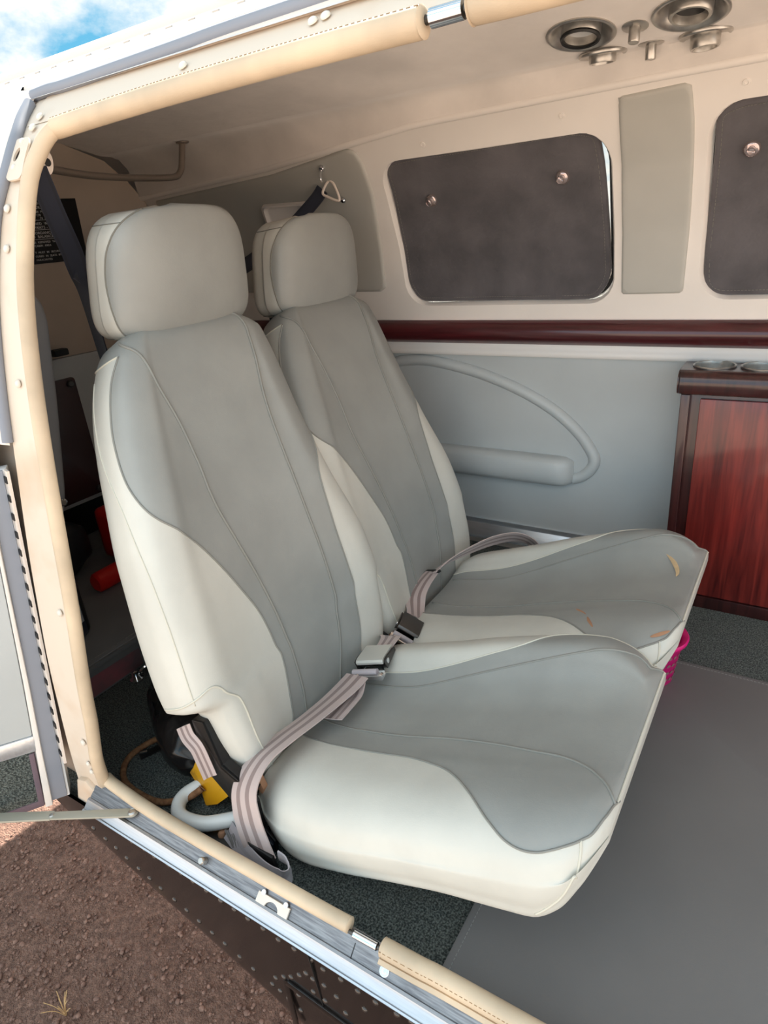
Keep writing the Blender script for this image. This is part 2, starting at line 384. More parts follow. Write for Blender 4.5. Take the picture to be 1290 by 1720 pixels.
# ---- cabin floor: dark carpet
bm = B()
G = [[(x, y, 0.0) for y in np.linspace(.447, 1.722, 40)] for x in np.linspace(-1.31, XF, 70)]
grid(bm, G)
box(bm, ((XF-1.31)/2, 1.085, -.03), (XF+1.31, 1.27, .05))
tag(link('floor', bm, 'carpet', angle=30), 'dark speckled carpet on the cabin floor', kind='structure')

# ---- far wall
WR = struct('wall_right', (-.3, 1.72, 0), 'light cabin side wall behind the seats')
def wall_cells(x0, x1, z0, z1, dx, dz):
    return np.linspace(x0, x1, int((x1-x0)/dx)+1), np.linspace(z0, z1, int(round((z1-z0)/dz))+1)
WIN = [(-1.0, -.421, .743, 1.107), (-.236, .36, .748, 1.122)]
def rr_sdf(x0, x1, z0, z1, r):
    cx, cz, hx, hz = (x0+x1)/2, (z0+z1)/2, (x1-x0)/2-r, (z1-z0)/2-r
    def f(x, z):
        qx, qz = abs(x-cx)-hx, abs(z-cz)-hz
        return math.hypot(max(qx, 0), max(qz, 0))+min(max(qx, qz), 0)-r
    return f
bm = B(); UV = {}
xs = np.linspace(XA, XF, 180); tz = np.linspace(0, 1, 34); G = []
for x in xs: G.append([(x, .695+(cove_z(x)+.006-.695)*t) for t in tz])
vs = grid(bm, [[(x, fy(z), z) for x, z in r] for r in G])
for i in range(len(xs)):
    for j in range(len(tz)): UV[vs[i][j]] = G[i][j]
for w in WIN:
    f = rr_sdf(*w, .062); cut(bm, UV, f)
    kill = [fc for fc in bm.faces if f(sum(UV[v][0] for v in fc.verts)/len(fc.verts), sum(UV[v][1] for v in fc.verts)/len(fc.verts)) < -1e-5]
    bmesh.ops.delete(bm, geom=kill, context='FACES')
    rim = [e for e in bm.edges if e.is_boundary and all(abs(f(*UV[v])) < 2e-3 for v in e.verts)]
    r = bmesh.ops.extrude_edge_only(bm, edges=rim)
    # softly rounded window reveal, pressed outward from the wall
    src = {}
    for v in [g for g in r['geom'] if isinstance(g, bmesh.types.BMVert)]:
        nr = fnrm(v.co.z); cx, cz = (w[0]+w[1])/2, (w[2]+w[3])/2
        UV[v] = (v.co.x, v.co.z); v.co = v.co-nr*.006+Vector((cx-v.co.x, 0, cz-v.co.z)).normalized()*.004
    r2 = bmesh.ops.extrude_edge_only(bm, edges=[g for g in r['geom'] if isinstance(g, bmesh.types.BMEdge) and g.is_boundary])
    for v in [g for g in r2['geom'] if isinstance(g, bmesh.types.BMVert)]:
        UV[v] = (v.co.x, v.co.z); v.co = v.co-fnrm(v.co.z)*.032+Vector(((w[0]+w[1])/2-v.co.x, 0, (w[2]+w[3])/2-v.co.z)).normalized()*.006
bmesh.ops.recalc_face_normals(bm, faces=bm.faces)
link('upper_panel', bm, 'beige_lining', WR, angle=50)
# lower grey panel
bm = B(); G = [[fpt(x, z) for z in np.linspace(.075, .612, 14)] for x in np.linspace(-1.31, XF, 40)]
grid(bm, G); link('lower_panel', bm, 'grey_vinyl', WR)
def wall_pad(name, poly, off, er, m, parent, smooth_poly=True, res=.012):
    P = crom(poly, 8, True) if smooth_poly else np.array(poly, float)
    f = poly_sdf(P); bm = B(); UV = {}
    x0, x1 = P[:, 0].min()-.006, P[:, 0].max()+.006; z0, z1 = P[:, 1].min()-.006, P[:, 1].max()+.006
    xs = np.linspace(x0, x1, int((x1-x0)/res)+2); zs = np.linspace(z0, z1, int((z1-z0)/res)+2)
    vs = grid(bm, [[fpt(x, z) for z in zs] for x in xs])
    for i, x in enumerate(xs):
        for j, z in enumerate(zs): UV[vs[i][j]] = (x, z)
    for d in (0, -er*.15, -er*.45, -er): cut(bm, UV, lambda x, z: f(x, z)-d)
    kill = [fc for fc in bm.faces if f(sum(UV[v][0] for v in fc.verts)/len(fc.verts), sum(UV[v][1] for v in fc.verts)/len(fc.verts)) > -1e-6]
    bmesh.ops.delete(bm, geom=kill, context='FACES')
    for v in bm.verts:
        d = min(max(-f(*UV[v])/er, 0), 1); v.co = fpt(UV[v][0], UV[v][1], -.001+(off+.001)*math.sqrt(1-(1-d)**2))
    bmesh.ops.recalc_face_normals(bm, faces=bm.faces)
    if sum(fc.normal.y for fc in bm.faces) > 0: bmesh.ops.reverse_faces(bm, faces=bm.faces)
    return link(name, bm, m, parent, angle=60)
def soft(poly, r=.02, n=4):
    """round the corners of a polygon"""
    out = []; N = len(poly)
    for i in range(N):
        a, b, c = (np.array(poly[(i+k) % N], float) for k in (-1, 0, 1)); u = (a-b)/np.linalg.norm(a-b); v = (c-b)/np.linalg.norm(c-b)
        rr = min(r, np.linalg.norm(a-b)*.45, np.linalg.norm(c-b)*.45); p, q = b+u*rr, b+v*rr
        for k in range(n+1):
            t = k/n; out.append(tuple((1-t)**2*p+2*t*(1-t)*b+t*t*q))
    return out
wall_pad('insert_panel', soft([(-1.86, 1.095), (-1.34, 1.118), (-1.052, 1.150), (-1.034, 1.128), (-1.034, 1.063), (-1.052, .931), (-1.068, .786), (-1.86, .80)], .012), .007, .008, 'grey_insert', WR, False, .02)
wall_pad('insert_panel', soft([(-.398, 1.158), (-.263, 1.162), (-.258, 1.10), (-.260, .95), (-.267, .764), (-.405, .764), (-.404, .95), (-.401, 1.10)], .010), .006, .007, 'grey_insert', WR, False, .012)
for x, z in ((-.853, 1.131), (-.515, 1.142), (-.172, 1.147), (.3, 1.15)):
    b = B(); n = fnrm(z); lathe(b, fpt(x, z), n, [(.007, 0), (.0065, .0015), (.004, .002), (.0035, .0008), (0, .0008)], 14); link('screw', b, 'beige_lining', WR)
# ---- wood rail, white ledge and aluminium strip
bm = B(); prof = [(.004, .637)]+[(.004+.026*math.sin(math.pi*k/10)**.7, .637+.066*k/10) for k in range(1, 10)]+[(.004, .703)]
G = [[(x, fy(z)-o, z) for o, z in prof] for x in np.linspace(XA, XF, 30)]
vs = grid(bm, G); tag(link('trim_1', bm, 'rosewood_rail', angle=60), 'dark rosewood rail along the cabin wall under the windows', kind='structure')
bm = B(); prof = [(0, .606), (.012, .606), (.015, .610), (.015, .618), (.011, .624), (.008, .632), (.008, .640), (0, .640)]
grid(bm, [[(x, fy(z)-o, z) for o, z in prof] for x in np.linspace(XA, XF, 30)])
tag(link('trim_2', bm, 'white_ledge', angle=40), 'white ledge strip under the dark wooden rail', kind='structure')
bm = B(); prof = [(0, .090), (.006, .090), (.006, .080), (.003, .074), (.012, .060), (.022, .040), (.024, .030), (.0, .030)]
grid(bm, [[(x, fy(z)-o, z) for o, z in prof] for x in np.linspace(-1.31, XF, 20)])
tag(link('baseboard_right', bm, 'aluminium_bright', angle=25), 'bright aluminium strip at the foot of the far wall', kind='structure')
# ---- windows: dark frame ring and clear pane behind each shade
for k, w in enumerate(WIN):
    zc = (w[2]+w[3])/2; R = struct('window_%d' % (k+1), (( w[0]+w[1])/2, fy(w[2])+.04, w[2]), ['cabin window behind the dark shade left of the grey pillar pad', 'cabin window behind the dark shade at the right edge'][k])
    def ringpts(d, off): return [fpt(x, z, -off) for x, z in rrect(w[0]+d, w[1]-d, w[2]+d, w[3]-d, .062-d*.5, 8)]
    bm = B(); G = [ringpts(-.004, .034), ringpts(.002, .036), ringpts(.016, .036), ringpts(.016, .046), ringpts(-.004, .046)]
    grid(bm, G, True); link('window_frame', bm, 'black', R)
    bm = B(); a = [bm.verts.new(p) for p in ringpts(.013, .041)]; b2 = [bm.verts.new(p) for p in ringpts(.013, .045)]
    bm.faces.new(a); bm.faces.new(b2[::-1])
    for i in range(len(a)): bm.faces.new((a[i], b2[i], b2[(i+1) % len(a)], a[(i+1) % len(a)]))
    bmesh.ops.recalc_face_normals(bm, faces=bm.faces); link('pane', bm, 'pane', R, angle=20)
# ---- ceiling: curved headliner, flat soffit, rounded cove
CS = [(.705, 1.186), (.73, 1.197), (.765, 1.210), (.82, 1.229), (.90, 1.254), (1.0, 1.272), (1.10, 1.281), (1.20, 1.276), (1.30, 1.258), (1.38, 1.240), (1.432, 1.2275), (1.446, 1.2245), (1.48, 1.2235)]
cs = crom(CS, 4)
def ceil_z(y): return float(np.interp(y, cs[:, 0], cs[:, 1]))
CE = struct('ceiling', (-.3, 1.1, 1.2), 'pale suede headliner over the cabin')
bm = B(); G = []
for x in np.linspace(XA, XF, 60):
    z = cove_z(x); y = fy(z)-.012; dz = 1.2245-1.181; k = (cs[-1][1]-z)/(.0425)
    row = [(x, float(p[0])+.004*math.sin(x*9+p[0]*30)*0, float(p[1])) for p in cs]
    for t in (.25, .5, .75, 1.0):
        a = t*math.pi/2; row.append((x, 1.48+(y-1.48)*math.sin(a), z+(1.2235-z)*math.cos(a)))
    G.append(row)
hv_ = grid(bm, G); UV = {}
for i in range(len(G)):
    for k in range(len(G[0])): UV[hv_[i][k]] = (G[i][k][0], G[i][k][1])
VENT_HOLES = [(-.425, 1.371), (-.248, 1.379)]
fh = lambda x, y: min(math.hypot(x-a, y-b)-.053 for a, b in VENT_HOLES)
loc_ = [f for f in bm.faces if fh(f.calc_center_median().x, f.calc_center_median().y) < .08]
bmesh.ops.subdivide_edges(bm, edges=list({e for f in loc_ for e in f.edges}), cuts=2, use_grid_fill=True)
for v in bm.verts: UV[v] = (v.co.x, v.co.y)
cut(bm, UV, fh)
bmesh.ops.delete(bm, geom=[f for f in bm.faces if fh(sum(UV[v][0] for v in f.verts)/len(f.verts), sum(UV[v][1] for v in f.verts)/len(f.verts)) < -1e-5], context='FACES')
link('headliner', bm, 'headliner', CE, angle=30)
bm = B(); tube(bm, [fpt(x, cove_z(x), .004) for x in np.linspace(XA, XF, 40)], .0095, 12); link('cove_trim', bm, 'beige_lining', CE)
# ---- aft bulkhead
WB = struct('wall_rear', (XA, 1.1, .08), 'aft bulkhead with a black placard')
def bulk(x, z0, z1, m, name, poly=None):
    bm = B(); prism(bm, poly, (x, 0, 0), (0, 1, 0), (0, 0, 1), (-1, 0, 0), .02, .004); return link(name, bm, m, WB, angle=30)
up = [(.50, .692), (1.66, .672), (1.655, .80), (1.62, 1.0), (1.578, 1.095), (1.526, 1.156), (1.455, 1.213), (1.30, 1.262), (1.10, 1.281), (.90, 1.254), (.755, 1.199), (.66, 1.11), (.58, .95), (.52, .78)]
bulk(XA, 0, 0, 'aft_lining', 'upper_panel', up)
bulk(XA+.004, 0, 0, 'grey_vinyl', 'lower_panel', [(.48, .235), (1.70, .225), (1.695, .672), (.50, .690)])
bulk(XA-.12, 0, 0, 'black', 'recess_shadow', [(.45, .0), (1.72, .0), (1.72, .30), (.45, .30)])  # black colour stands in for the shade inside the cavity
bm = B(); prism(bm, rrect(.90, 1.160, .245, .622, .012), (XA+.006, 0, 0), (0, 1, 0), (0, 0, 1), (1, 0, 0), .006, .002); PL = link('access_plate', bm, 'plate_maroon', WB, angle=30)
for y, z in ((1.140, .604), (1.140, .262)):
    b = B(); lathe(b, (XA+.012, y, z), (1, 0, 0), [(.010, 0), (.010, .006), (.007, .009), (0, .009)], 14); link('fastener', b, 'dark_steel', PL)
b = B(); box(b, (XA+.02, 1.13, .700), (.03, .045, .02), bev=.005); link('latch', b, 'black', WB)
# raised baggage floor behind the seats
bm = B(); box(bm, ((XA-1.316)/2-.06, 1.09, .035), (.72, 1.26, .07)); box(bm, (-1.311, 1.09, .075), (.012, 1.26, .014), bev=.004)
bulk_f = link('floor_step', bm, 'mat_trim', WB)
bm = B(); prism(bm, [(.48, .004), (.775, .004), (.775, .052), (.48, .058)], (-1.3099, 0, 0), (0, 1, 0), (0, 0, 1), (1, 0, 0), .0025); link('kick_panel', bm, 'riser_red', WB)
# ---- outer shell above and behind; forward end cut short and open for more light
bm = B(); xs = np.linspace(XA-.02, XF, 12)
sh = [(.760, 1.222), (.84, 1.262), (.95, 1.297), (1.10, 1.315), (1.25, 1.312), (1.40, 1.29), (1.52, 1.25), (1.64, 1.17), (1.72, 1.05), (1.78, .85), (1.81, .5), (1.80, .2), (1.76, 0), (1.70, -.12), (1.45, -.34), (1.1, -.42), (.75, -.40)]

# ================================================================== NEAR SIDE: door opening of the fuselage
WL = struct('wall_left', (-1.0, .43, -.2), 'fuselage side around the open cabin door')
def xj(z): return float(interp(z, [-.05, .076, .149, .236, .469, .66, .793, .916, 1.07, 1.2], [-1.0, -.996, -.986, -.969, -.951, -.965, -.973, -.982, -.981, -.981]))   # inner edge of the aft jamb
# cream painted door flange: aft jamb turning into the header
bm = B()
def seal_x(z): return float(interp(z, [-.05, .06, .30, .66, .93, 1.028, 1.051, 1.082, 1.121, 1.169, 1.2], [-1.078, -1.072, -1.051, -1.041, -1.036, -1.032, -1.027, -1.020, -1.027, -1.048, -1.06]))
zs = np.concatenate([np.linspace(-.02, 1.06, 46), np.linspace(1.07, 1.187, 16)])
G = [[npt(seal_x(z)+(xj(z)+.004-seal_x(z))*t, z, -.004) for t in np.linspace(0, 1, 7)] for z in zs]
grid(bm, G)
G = [[npt(x, z, -.003) for z in np.linspace(1.146, 1.190, 7)] for x in np.concatenate([np.linspace(-1.03, -.9, 10), np.linspace(-.86, XF, 30)])]
grid(bm, G); bmesh.ops.recalc_face_normals(bm, faces=bm.faces)
DF = link('door_flange', bm, 'flange_paint', WL, angle=60)
# inner faces of the frame (thickness of the door post and header)
bm = B()
G = [[npt(xj(z)+.004, z, -.004-d) for d in (0, .006, .010)] for z in np.linspace(-.02, 1.17, 40)]
grid(bm, G)
link('frame_return', bm, 'flange_paint', WL)
# inside lining of the near wall aft of the door
bm = B(); G = [[npt(x, z, -.03) for z in np.linspace(.0, 1.20, 30)] for x in np.linspace(XA, -1.03, 14)]
grid(bm, G); link('inner_lining', bm, 'aft_lining', WL)
# grey rubber seal round the flange
sp = [npt(seal_x(z)-.003, z, .002) for z in np.linspace(.705, 1.178, 22)]
bm = B(); tube(bm, crom(sp, 4), .0085, 12)
tube(bm, crom([npt(x, z, .002) for x, z in ((-1.062, 1.190), (-1.02, 1.1925), (-.97, 1.191), (-.75, 1.196), (-.6, 1.2), (0, 1.204), (XF, 1.206))], 6), .0085, 12)
link('rubber_seal', bm, 'rubber_grey', WL)
# white outer skin aft of the door and roof strip above it
bm = B()
def skin_x(z): return float(interp(z, [-.1, .6, .9, 1.05, 1.11, 1.17, 1.205], [-1.115, -1.095, -1.085, -1.076, -1.073, -1.085, -1.112]))
G = [[npt(x, z, .008) for x in np.linspace(-2.48, skin_x(z), 12)] for z in np.concatenate([np.linspace(.05, 1.0, 24), np.linspace(1.02, 1.206, 14)])]
grid(bm, G)
G = [[npt(x, z, .008) for z in (1.2065, 1.214, 1.2215, 1.230, 1.238)] for x in np.linspace(-2.48, XF, 40)]
grid(bm, G); link('outer_skin', bm, 'white_paint', WL, angle=60)
bm = B()  # recessed band between seal and skin
G = [[npt(seal_x(z)+(skin_x(z)-seal_x(z))*t, z, .001+.007*t) for t in (0, .3, .7, 1)] for z in np.linspace(.70, 1.2, 30)]
grid(bm, G)
G = [[npt(x, z, o) for z, o in ((1.188, -.002), (1.196, .001), (1.204, .004), (1.2068, .008))] for x in np.linspace(-1.11, XF, 30)]
grid(bm, G); link('door_gap_band', bm, 'band_paint', WL, angle=60)
bm = B()  # roof skin with the drip gutter
G = [[npt(x, z, o) for z, o in ((1.238, .008), (1.238, .016), (1.244, .018), (1.250, .013), (1.256, .010), (1.262, .010))]+[Vector((x, y, z+.010)) for y, z in sh[2:8]] for x in np.linspace(-2.48, XF, 30)]
grid(bm, G); grid(bm, [[Vector((x, y, z)) for y, z in [(1.795, .70)]+sh[10:]] for x in np.linspace(-2.48, XF, 12)]); grid(bm, [[Vector((x, y, z)) for y, z in ((1.64, 1.18), (1.72, 1.05), (1.78, .85), (1.80, .68))] for x in (-2.48, -1.06)]); link('roof_skin', bm, 'band_paint', WL, angle=30)
# added end plate; unseen tail cut short here so sun reaches the ground
bm = B(); full = [(.437, -.1), (.436, .05), (.442, .254), (.464, .458), (.495, .656), (.548, .915), (.607, 1.07), (.70, 1.178)]+sh
prism(bm, full, (-2.48, 0, 0), (0, 1, 0), (0, 0, 1), (-1, 0, 0), .02); link('added_tail_cap', bm, 'white_paint', WL, angle=30)
# slot rivets of the roof strip (flush, dark dashes)
dash = B(); box(dash, (0, 0, 0), (.012, .0022, .0012)); me_dash = bpy.data.meshes.new('flush_rivet'); dash.to_mesh(me_dash); dash.free(); me_dash.materials.append(MATS['steel'])
for k in range(30):
    x = -1.30+.045*k; o = bpy.data.objects.new('flush_rivet', me_dash); COL.objects.link(o); o.parent = WL
    o.location = npt(x, 1.230, .0085)-wloc(WL); n = nnrm(1.230); o.rotation_euler = Matrix((Vector((1, 0, 0)), n.cross(Vector((1, 0, 0))), n)).transposed().to_euler()
me_riv = dome_mesh(.0062, .0032); me_riv.materials.append(MATS['rivet_paint'])
me_riv2 = dome_mesh(.0050, .0028); me_riv2.materials.append(MATS['rivet_paint'])
for x, z, s in ((-1.013, 1.035, 0), (-1.009, .982, 0), (-.998, .796, 0), (-.977, .43, 0), (-1.002, .16, 0), (-1.008, .108, 1), (-1.005, .090, 1), (-1.000, 1.153, 0), (-1.004, 1.139, 0), (-1.007, 1.119, 1), (-1.003, 1.085, 1), (-.708, 1.168, 0), (-.51, 1.176, 0), (-.494, 1.178, 0), (-.2, 1.178, 0)):
    rivet(DF, me_riv2 if s else me_riv, npt(x, z, .0035 if 1.08 < z < 1.125 else (-.001 if z < 1.1 else 0)), nnrm(z))
# latch plate with its round hole on the aft jamb
bm = B(); UV = {}
def jpt(a, z, o): return npt(a, z, o)
xs = np.linspace(-1.034, -.968, 24); zs = np.linspace(1.062, 1.128, 26); q1 = rr_sdf(-1.029, -.986, 1.068, 1.123, .012); f1 = lambda x, z: q1(x-(1.123-z)*.22, z); f2 = lambda x, z: .0065-math.hypot((x+1.005), (z-1.101)*.72)
vs = grid(bm, [[jpt(x, z, .001) for z in zs] for x in xs])
for i, x in enumerate(xs):
    for j, z in enumerate(zs): UV[vs[i][j]] = (x, z)
for f in (f1, f2):
    cut(bm, UV, f); bmesh.ops.delete(bm, geom=[fc for fc in bm.faces if f(sum(UV[v][0] for v in fc.verts)/len(fc.verts), sum(UV[v][1] for v in fc.verts)/len(fc.verts)) > 0], context='FACES')
r = bmesh.ops.solidify(bm, geom=bm.faces[:], thickness=.003); LP = link('latch_plate', bm, 'flange_paint', WL, angle=30)
bm = B(); lathe(bm, npt(-1.005, 1.101, -.0025), nnrm(1.098), [(.011, 0), (0, .0004)], 20); link('latch_hole', bm, 'black', LP)
# lower black skin: flank down to the belly edge, then tucked under
def belly(x): return float(interp(x, [-2.48, -1.6, -1.13, -1.05, -.86, -.67, -.55, -.3, .2, 1.3], [.35, .08, -.10, -.128, -.185, -.243, -.285, -.34, -.42, -.48]))
bm = B(); G = []
for x in np.linspace(-2.48, XF, 60):
    zt = -.008; zb = min(belly(x), zt-.01)
    if x < -1.12: zt = max(zt, min(.05, zb+.06))
    row = [(x, .4235+(.0135*t), zt+(zb-zt)*t) for t in np.linspace(0, 1, 6)]
    for k in range(1, 7):
        a = math.pi/2*k/6; row.append((x, .437+.06*(1-math.cos(a)), zb-.05*math.sin(a)))
    row += [(x, .75, zb-.11), (x, 1.10, zb-.13), (x, 1.6, zb-.08), (x, 1.79, zb+.1)]
    G.append(row)
grid(bm, G); LS = link('lower_skin', bm, 'skin_black', WL, angle=40)
SR = [(-.984,-.020),(-.942,-.024),(-.918,-.031),(-.882,-.030),(-.856,-.032),(-.817,-.029),(-.785,-.030),(-.756,-.032),(-.724,-.034),(-.691,-.037),(-.66,-.037),(-.63,-.039),(-.597,-.039),(-.566,-.043),(-.533,-.04),(-.5,-.038),(-1.07,-.089),(-1.036,-.1),(-1.006,-.108),(-.979,-.121),(-.947,-.131),(-.919,-.141),(-.89,-.15),(-.854,-.158),(-.823,-.166),(-.793,-.176),(-.761,-.185),(-.731,-.193),(-.697,-.203),(-.666,-.213),(-.606,-.184),(-.582,-.159),(-.562,-.141),(-.539,-.115),(-.521,-.094),(-.508,-.098),(-.515,-.139),(-.478,-.045),(-.485,-.094),(-.492,-.142),(-.444,-.041),(-.414,-.043),(-.383,-.042),(-.347,-.037),(-.463,-.104),(-.451,-.137),(-.556,-.188),(-.563,-.24),(-.622,-.218),(-.605,-.222),(-.588,-.23),(-.505,-.172),(-.408,-.084),(-.323,-.031)]
me_rd = dome_mesh(.0058, .0034); me_rd.materials.append(MATS['rivet_dark'])
for x, z in SR: rivet(LS, me_rd, (x, .4240+.0135*min(1, max(0, (z+.008)/(belly(x)+.008))), z), (0, -1, -.05))
bm = B(); box(bm, (-.499, .4262, -.092), (.0018, .003, .142), Matrix.Rotation(math.radians(4), 3, 'X')); link('skin_seam', bm, 'black', LS)
bm = B(); prism(bm, [(-.577, -.168), (-.36, -.19), (-.36, -.172), (-.570, -.155)], (0, .431, 0), (1, 0, 0), (0, 0, 1), (0, -1, 0), .005, .002); prism(bm, [(-.584, -.165), (-.572, -.160), (-.572, -.30), (-.584, -.30)], (0, .433, 0), (1, 0, 0), (0, 0, 1), (0, -1, 0), .004, .0015)
link('patch_edge', bm, 'skin_black', LS)
# aluminium sill
bm = B(); sx = np.linspace(-1.012, XF, 60)
prof = [(.458, .040), (.452, .056), (.446, .0562), (.4235, .0365), (.4212, .0380), (.4170, .0372), (.4145, .0330), (.4062, .0245), (.4040, .0258), (.4018, .0238), (.4030, .0198), (.420, .0), (.426, -.010)]
grid(bm, [[(x, y, z) for y, z in prof] for x in sx])
for f in bm.faces:
    if f.calc_center_median().y > .4224: f.material_index = 1  # darker, rougher metal on the flat inner part of the sill
SI = link('sill_rail', bm, ['aluminium', 'sill_flat'], WL, angle=18)
bm = B()  # splice line and screws
box(bm, (-.415, .4300, .0425), (.0012, .020, .0006), Matrix.Rotation(math.radians(40), 3, 'X')); link('splice_line', bm, 'black', SI)
bm = B(); lathe(bm, (-.362, .4290, .0418), (0, -.66, .75), [(.0075, 0), (.0075, .0008), (.006, .0010), (.0035, .0006), (0, .0006)], 18); link('screw', bm, 'aluminium_bright', SI)
bm = B(); lathe(bm, (-.711, .4295, .0425), (0, -.66, .75), [(.006, 0), (.006, .010), (.0045, .012), (0, .012)], 16); link('bolt', bm, 'steel', SI)
# striker plate on the sill: little cream plate with a half-round notch and two screws
arc = [(-.016+.0, 0)]
pl = [(-.031, -.007), (-.031, .008), (.031, .008), (.031, -.007), (.013, -.007)]+[(.013*math.cos(a), -.007+.010*math.sin(a)) for a in np.linspace(.15, math.pi-.15, 9)]+[(-.013, -.007)]
ey = Vector((0, .76, .65)); ez = Vector((0, -.65, .76))
bm = B(); prism(bm, pl, (-.561, .4275, .0405), (1, 0, 0), ey, ez, .004, .0008); ST = link('striker_plate', bm, 'rivet_paint', SI, angle=30)
for a in (-.022, .022):
    b = B(); lathe(b, Vector((-.561+a, .4345, .0450))+ey*.001+ez*.004, ez, [(.0045, 0), (.004, .0012), (.0025, .0016), (0, .0013)], 14); link('screw', b, 'aluminium_bright', ST)
# corner cap where the jamb meets the sill
bm = B(); prism(bm, [(-1.085, -.012), (-1.010, -.012), (-1.010, .045), (-1.03, .06), (-1.06, .05)], (0, .431, 0), (1, 0, 0), (0, 0, 1), (0, 1, 0), .012, .003); link('corner_plate', bm, 'flange_paint', WL, angle=30)
# piano hinge between post and door: pin and alternating knuckles
h0 = Vector((-1.085, .437, .090)); h1 = Vector((-1.058, .497, .660)); hv = h1-h0; hu = hv.normalized()
bm = B(); ribbon(bm, [h0-hu*.005+Vector((.001, -.005, 0)), h0+hv*.5+Vector((.001, -.005, 0)), h1+Vector((.001, -.005, 0))], (.96, -.27, 0), .017, .004, 8, 4, .0006); HG = link('piano_hinge', bm, 'band_paint', WL)
NK = 18
for k in range(NK):
    b = B(); box(b, h0+hv*((k+.5)/NK)+Vector((.0, -.005, 0))+Vector((-.27, -.95, .1))*.0022, (.0115, .004, .0115), Matrix((Vector((.96, -.27, 0)).normalized(), hu.cross(Vector((.96, -.27, 0))).normalized(), hu)).transposed(), .0008); link('knuckle_gap', b, 'black_metal', HG, angle=30)
# ---- the open door, swung back beyond the hinge
dv = Vector((-.574, -.819, 0)).normalized(); dn = Vector((-.8187, .5738, -.0216))
DR = struct('door_1', h0-hv*.16, 'open cabin door at the left edge, grey trimmed inside')
def dpt(a, s, o=0.0): return h0+hv*s+dv*a+dn*o
def dslab(name, poly, o, th, m, bev=.0015, parent=None):
    bm = B(); lo = [dpt(a, s, o) for a, s in poly]; b = bmesh.new(); f = b.faces.new([b.verts.new(p) for p in lo])
    r = bmesh.ops.extrude_face_region(b, geom=[f]); bmesh.ops.translate(b, vec=-dn*th, verts=[g for g in r['geom'] if isinstance(g, bmesh.types.BMVert)])
    bmesh.ops.recalc_face_normals(b, faces=b.faces)
    if bev: bmesh.ops.bevel(b, geom=[e for e in b.edges if e.calc_face_angle(0) > .6], offset=bev, segments=2, profile=.6, affect='EDGES')
    merge(bm, b); return link(name, bm, m, parent or DR, angle=30)
dslab('door_shell', [(.006, -.16), (.60, -.16), (.60, 1.0), (.006, 1.0)], .034, .03, 'white_paint')
dslab('edge_strip', [(.010, -.155), (.038, -.155), (.036, .30), (.034, .80), (.033, 1.0), (.010, 1.0)], .004, .004, 'rubber_grey')
dslab('trim_moulding', [(.037, -.165), (.050, -.165), (.047, .05), (.043, .32), (.040, .80), (.038, 1.0), (.034, 1.0), (.035, .80), (.035, .30), (.037, .05)], .004, .010, 'beige_lining', .002)
dslab('door_panel', [(.047, .125), (.58, .135), (.58, 1.0), (.040, 1.0), (.044, .4)], .004, .008, 'grey_vinyl', .003)
dslab('kick_strip', [(.045, .066), (.58, .079), (.58, .130), (.044, .125)], .004, .011, 'aluminium_bright', .003)
dslab('kick_carpet', [(.055, -.135), (.58, -.150), (.58, .078), (.052, .064)], .004, .009, 'carpet', .002)
dslab('carpet_binding', [(.050, -.155), (.58, -.170), (.58, -.145), (.060, -.130), (.059, .062), (.050, .062)], .004, .011, 'carpet_edge', .002)
# ================================================================== SEATS
BO = np.array([-.60, .80, .113]); BT = np.array([-.391, 0, .92]); BT = BT/np.linalg.norm(BT); BN = np.array([BT[2], 0, -BT[0]])
NS = [.00, .05, .12, .19, .215, .30, .46, .58, .70, .755, .79, .808]
B_near = [-.215, -.245, -.262, -.270, -.305, -.300, -.277, -.246, -.203, -.172, -.140, -.10]
B_far = [.155, .185, .21, .222, .240, .232, .19, .175, .178, .178, .155, .11]
B_th = [.055, .07, .075, .08, .122, .130, .13, .125, .115, .10, .08, .055]
B_off = [-.10, -.085, -.066, -.05, -.046, -.03, -.008, 0, 0, -.005, -.018, -.035]
B_ch = [.02, .024, .027, .027, .027, .028, .022, .015, .009, .006, .0, .0]
def back_loop(s):
    a, b, th, o, ch = (interp(s, NS, q) for q in (B_near, B_far, B_th, B_off, B_ch))
    k = min(1., th/.12); c = interp(s, [0, .2, .46, .7, .81], [-.05, -.052, -.05, -.012, 0])
    def half(w): return [(.22*w, .004-ch*.95), (.42*w, .004-ch*.74), (.60*w, .005-ch*.40), (w-.056*k, .006), (w-.018*k, -.003*k-.002), (w-.003, -.03*k), (w, -.062*k), (w-.008*k, -th*.88), (w-.04*k, -th), (.45*w, -th-.004)]
    return crom([(c, o+.004-ch)]+[(c-y, o+n) for y, n in half(c-a)]+[(c, o-th-.005)]+[(c+y, o+n) for y, n in half(b-c)[::-1]], 6, True)
BS = np.concatenate([np.linspace(0, .16, 16)[:-1], np.linspace(.16, .23, 14)[:-1], np.linspace(.23, .74, 44)[:-1], np.linspace(.74, .808, 14)])
BG = np.array([[BO+np.array([0, y, 0])+n*BN+s*BT for y, n in back_loop(s)] for s in BS])
XS = [-.69, -.66, -.60, -.50, -.40, -.30, -.22, -.19, -.16, -.140, -.127, -.119]
C_top = [.118, .124, .134, .158, .192, .228, .257, .266, .273, .276, .276, .272]
C_bol = [.0, .008, .016, .020, .022, .020, .016, .014, .012, .010, .006, .0]
C_bof = [.02, .035, .048, .060, .066, .064, .055, .046, .032, .017, .005, .0]
C_near = [.545, .525, .508, .502, .505, .508, .514, .518, .528, .545, .572, .60]
C_far = [.97, .982, .985, .985, .985, .985, .984, .980, .972, .962, .955, .945]
C_bot = [.06, .025, .012, .045, .083, .118, .133, .138, .162, .198, .226, .243]
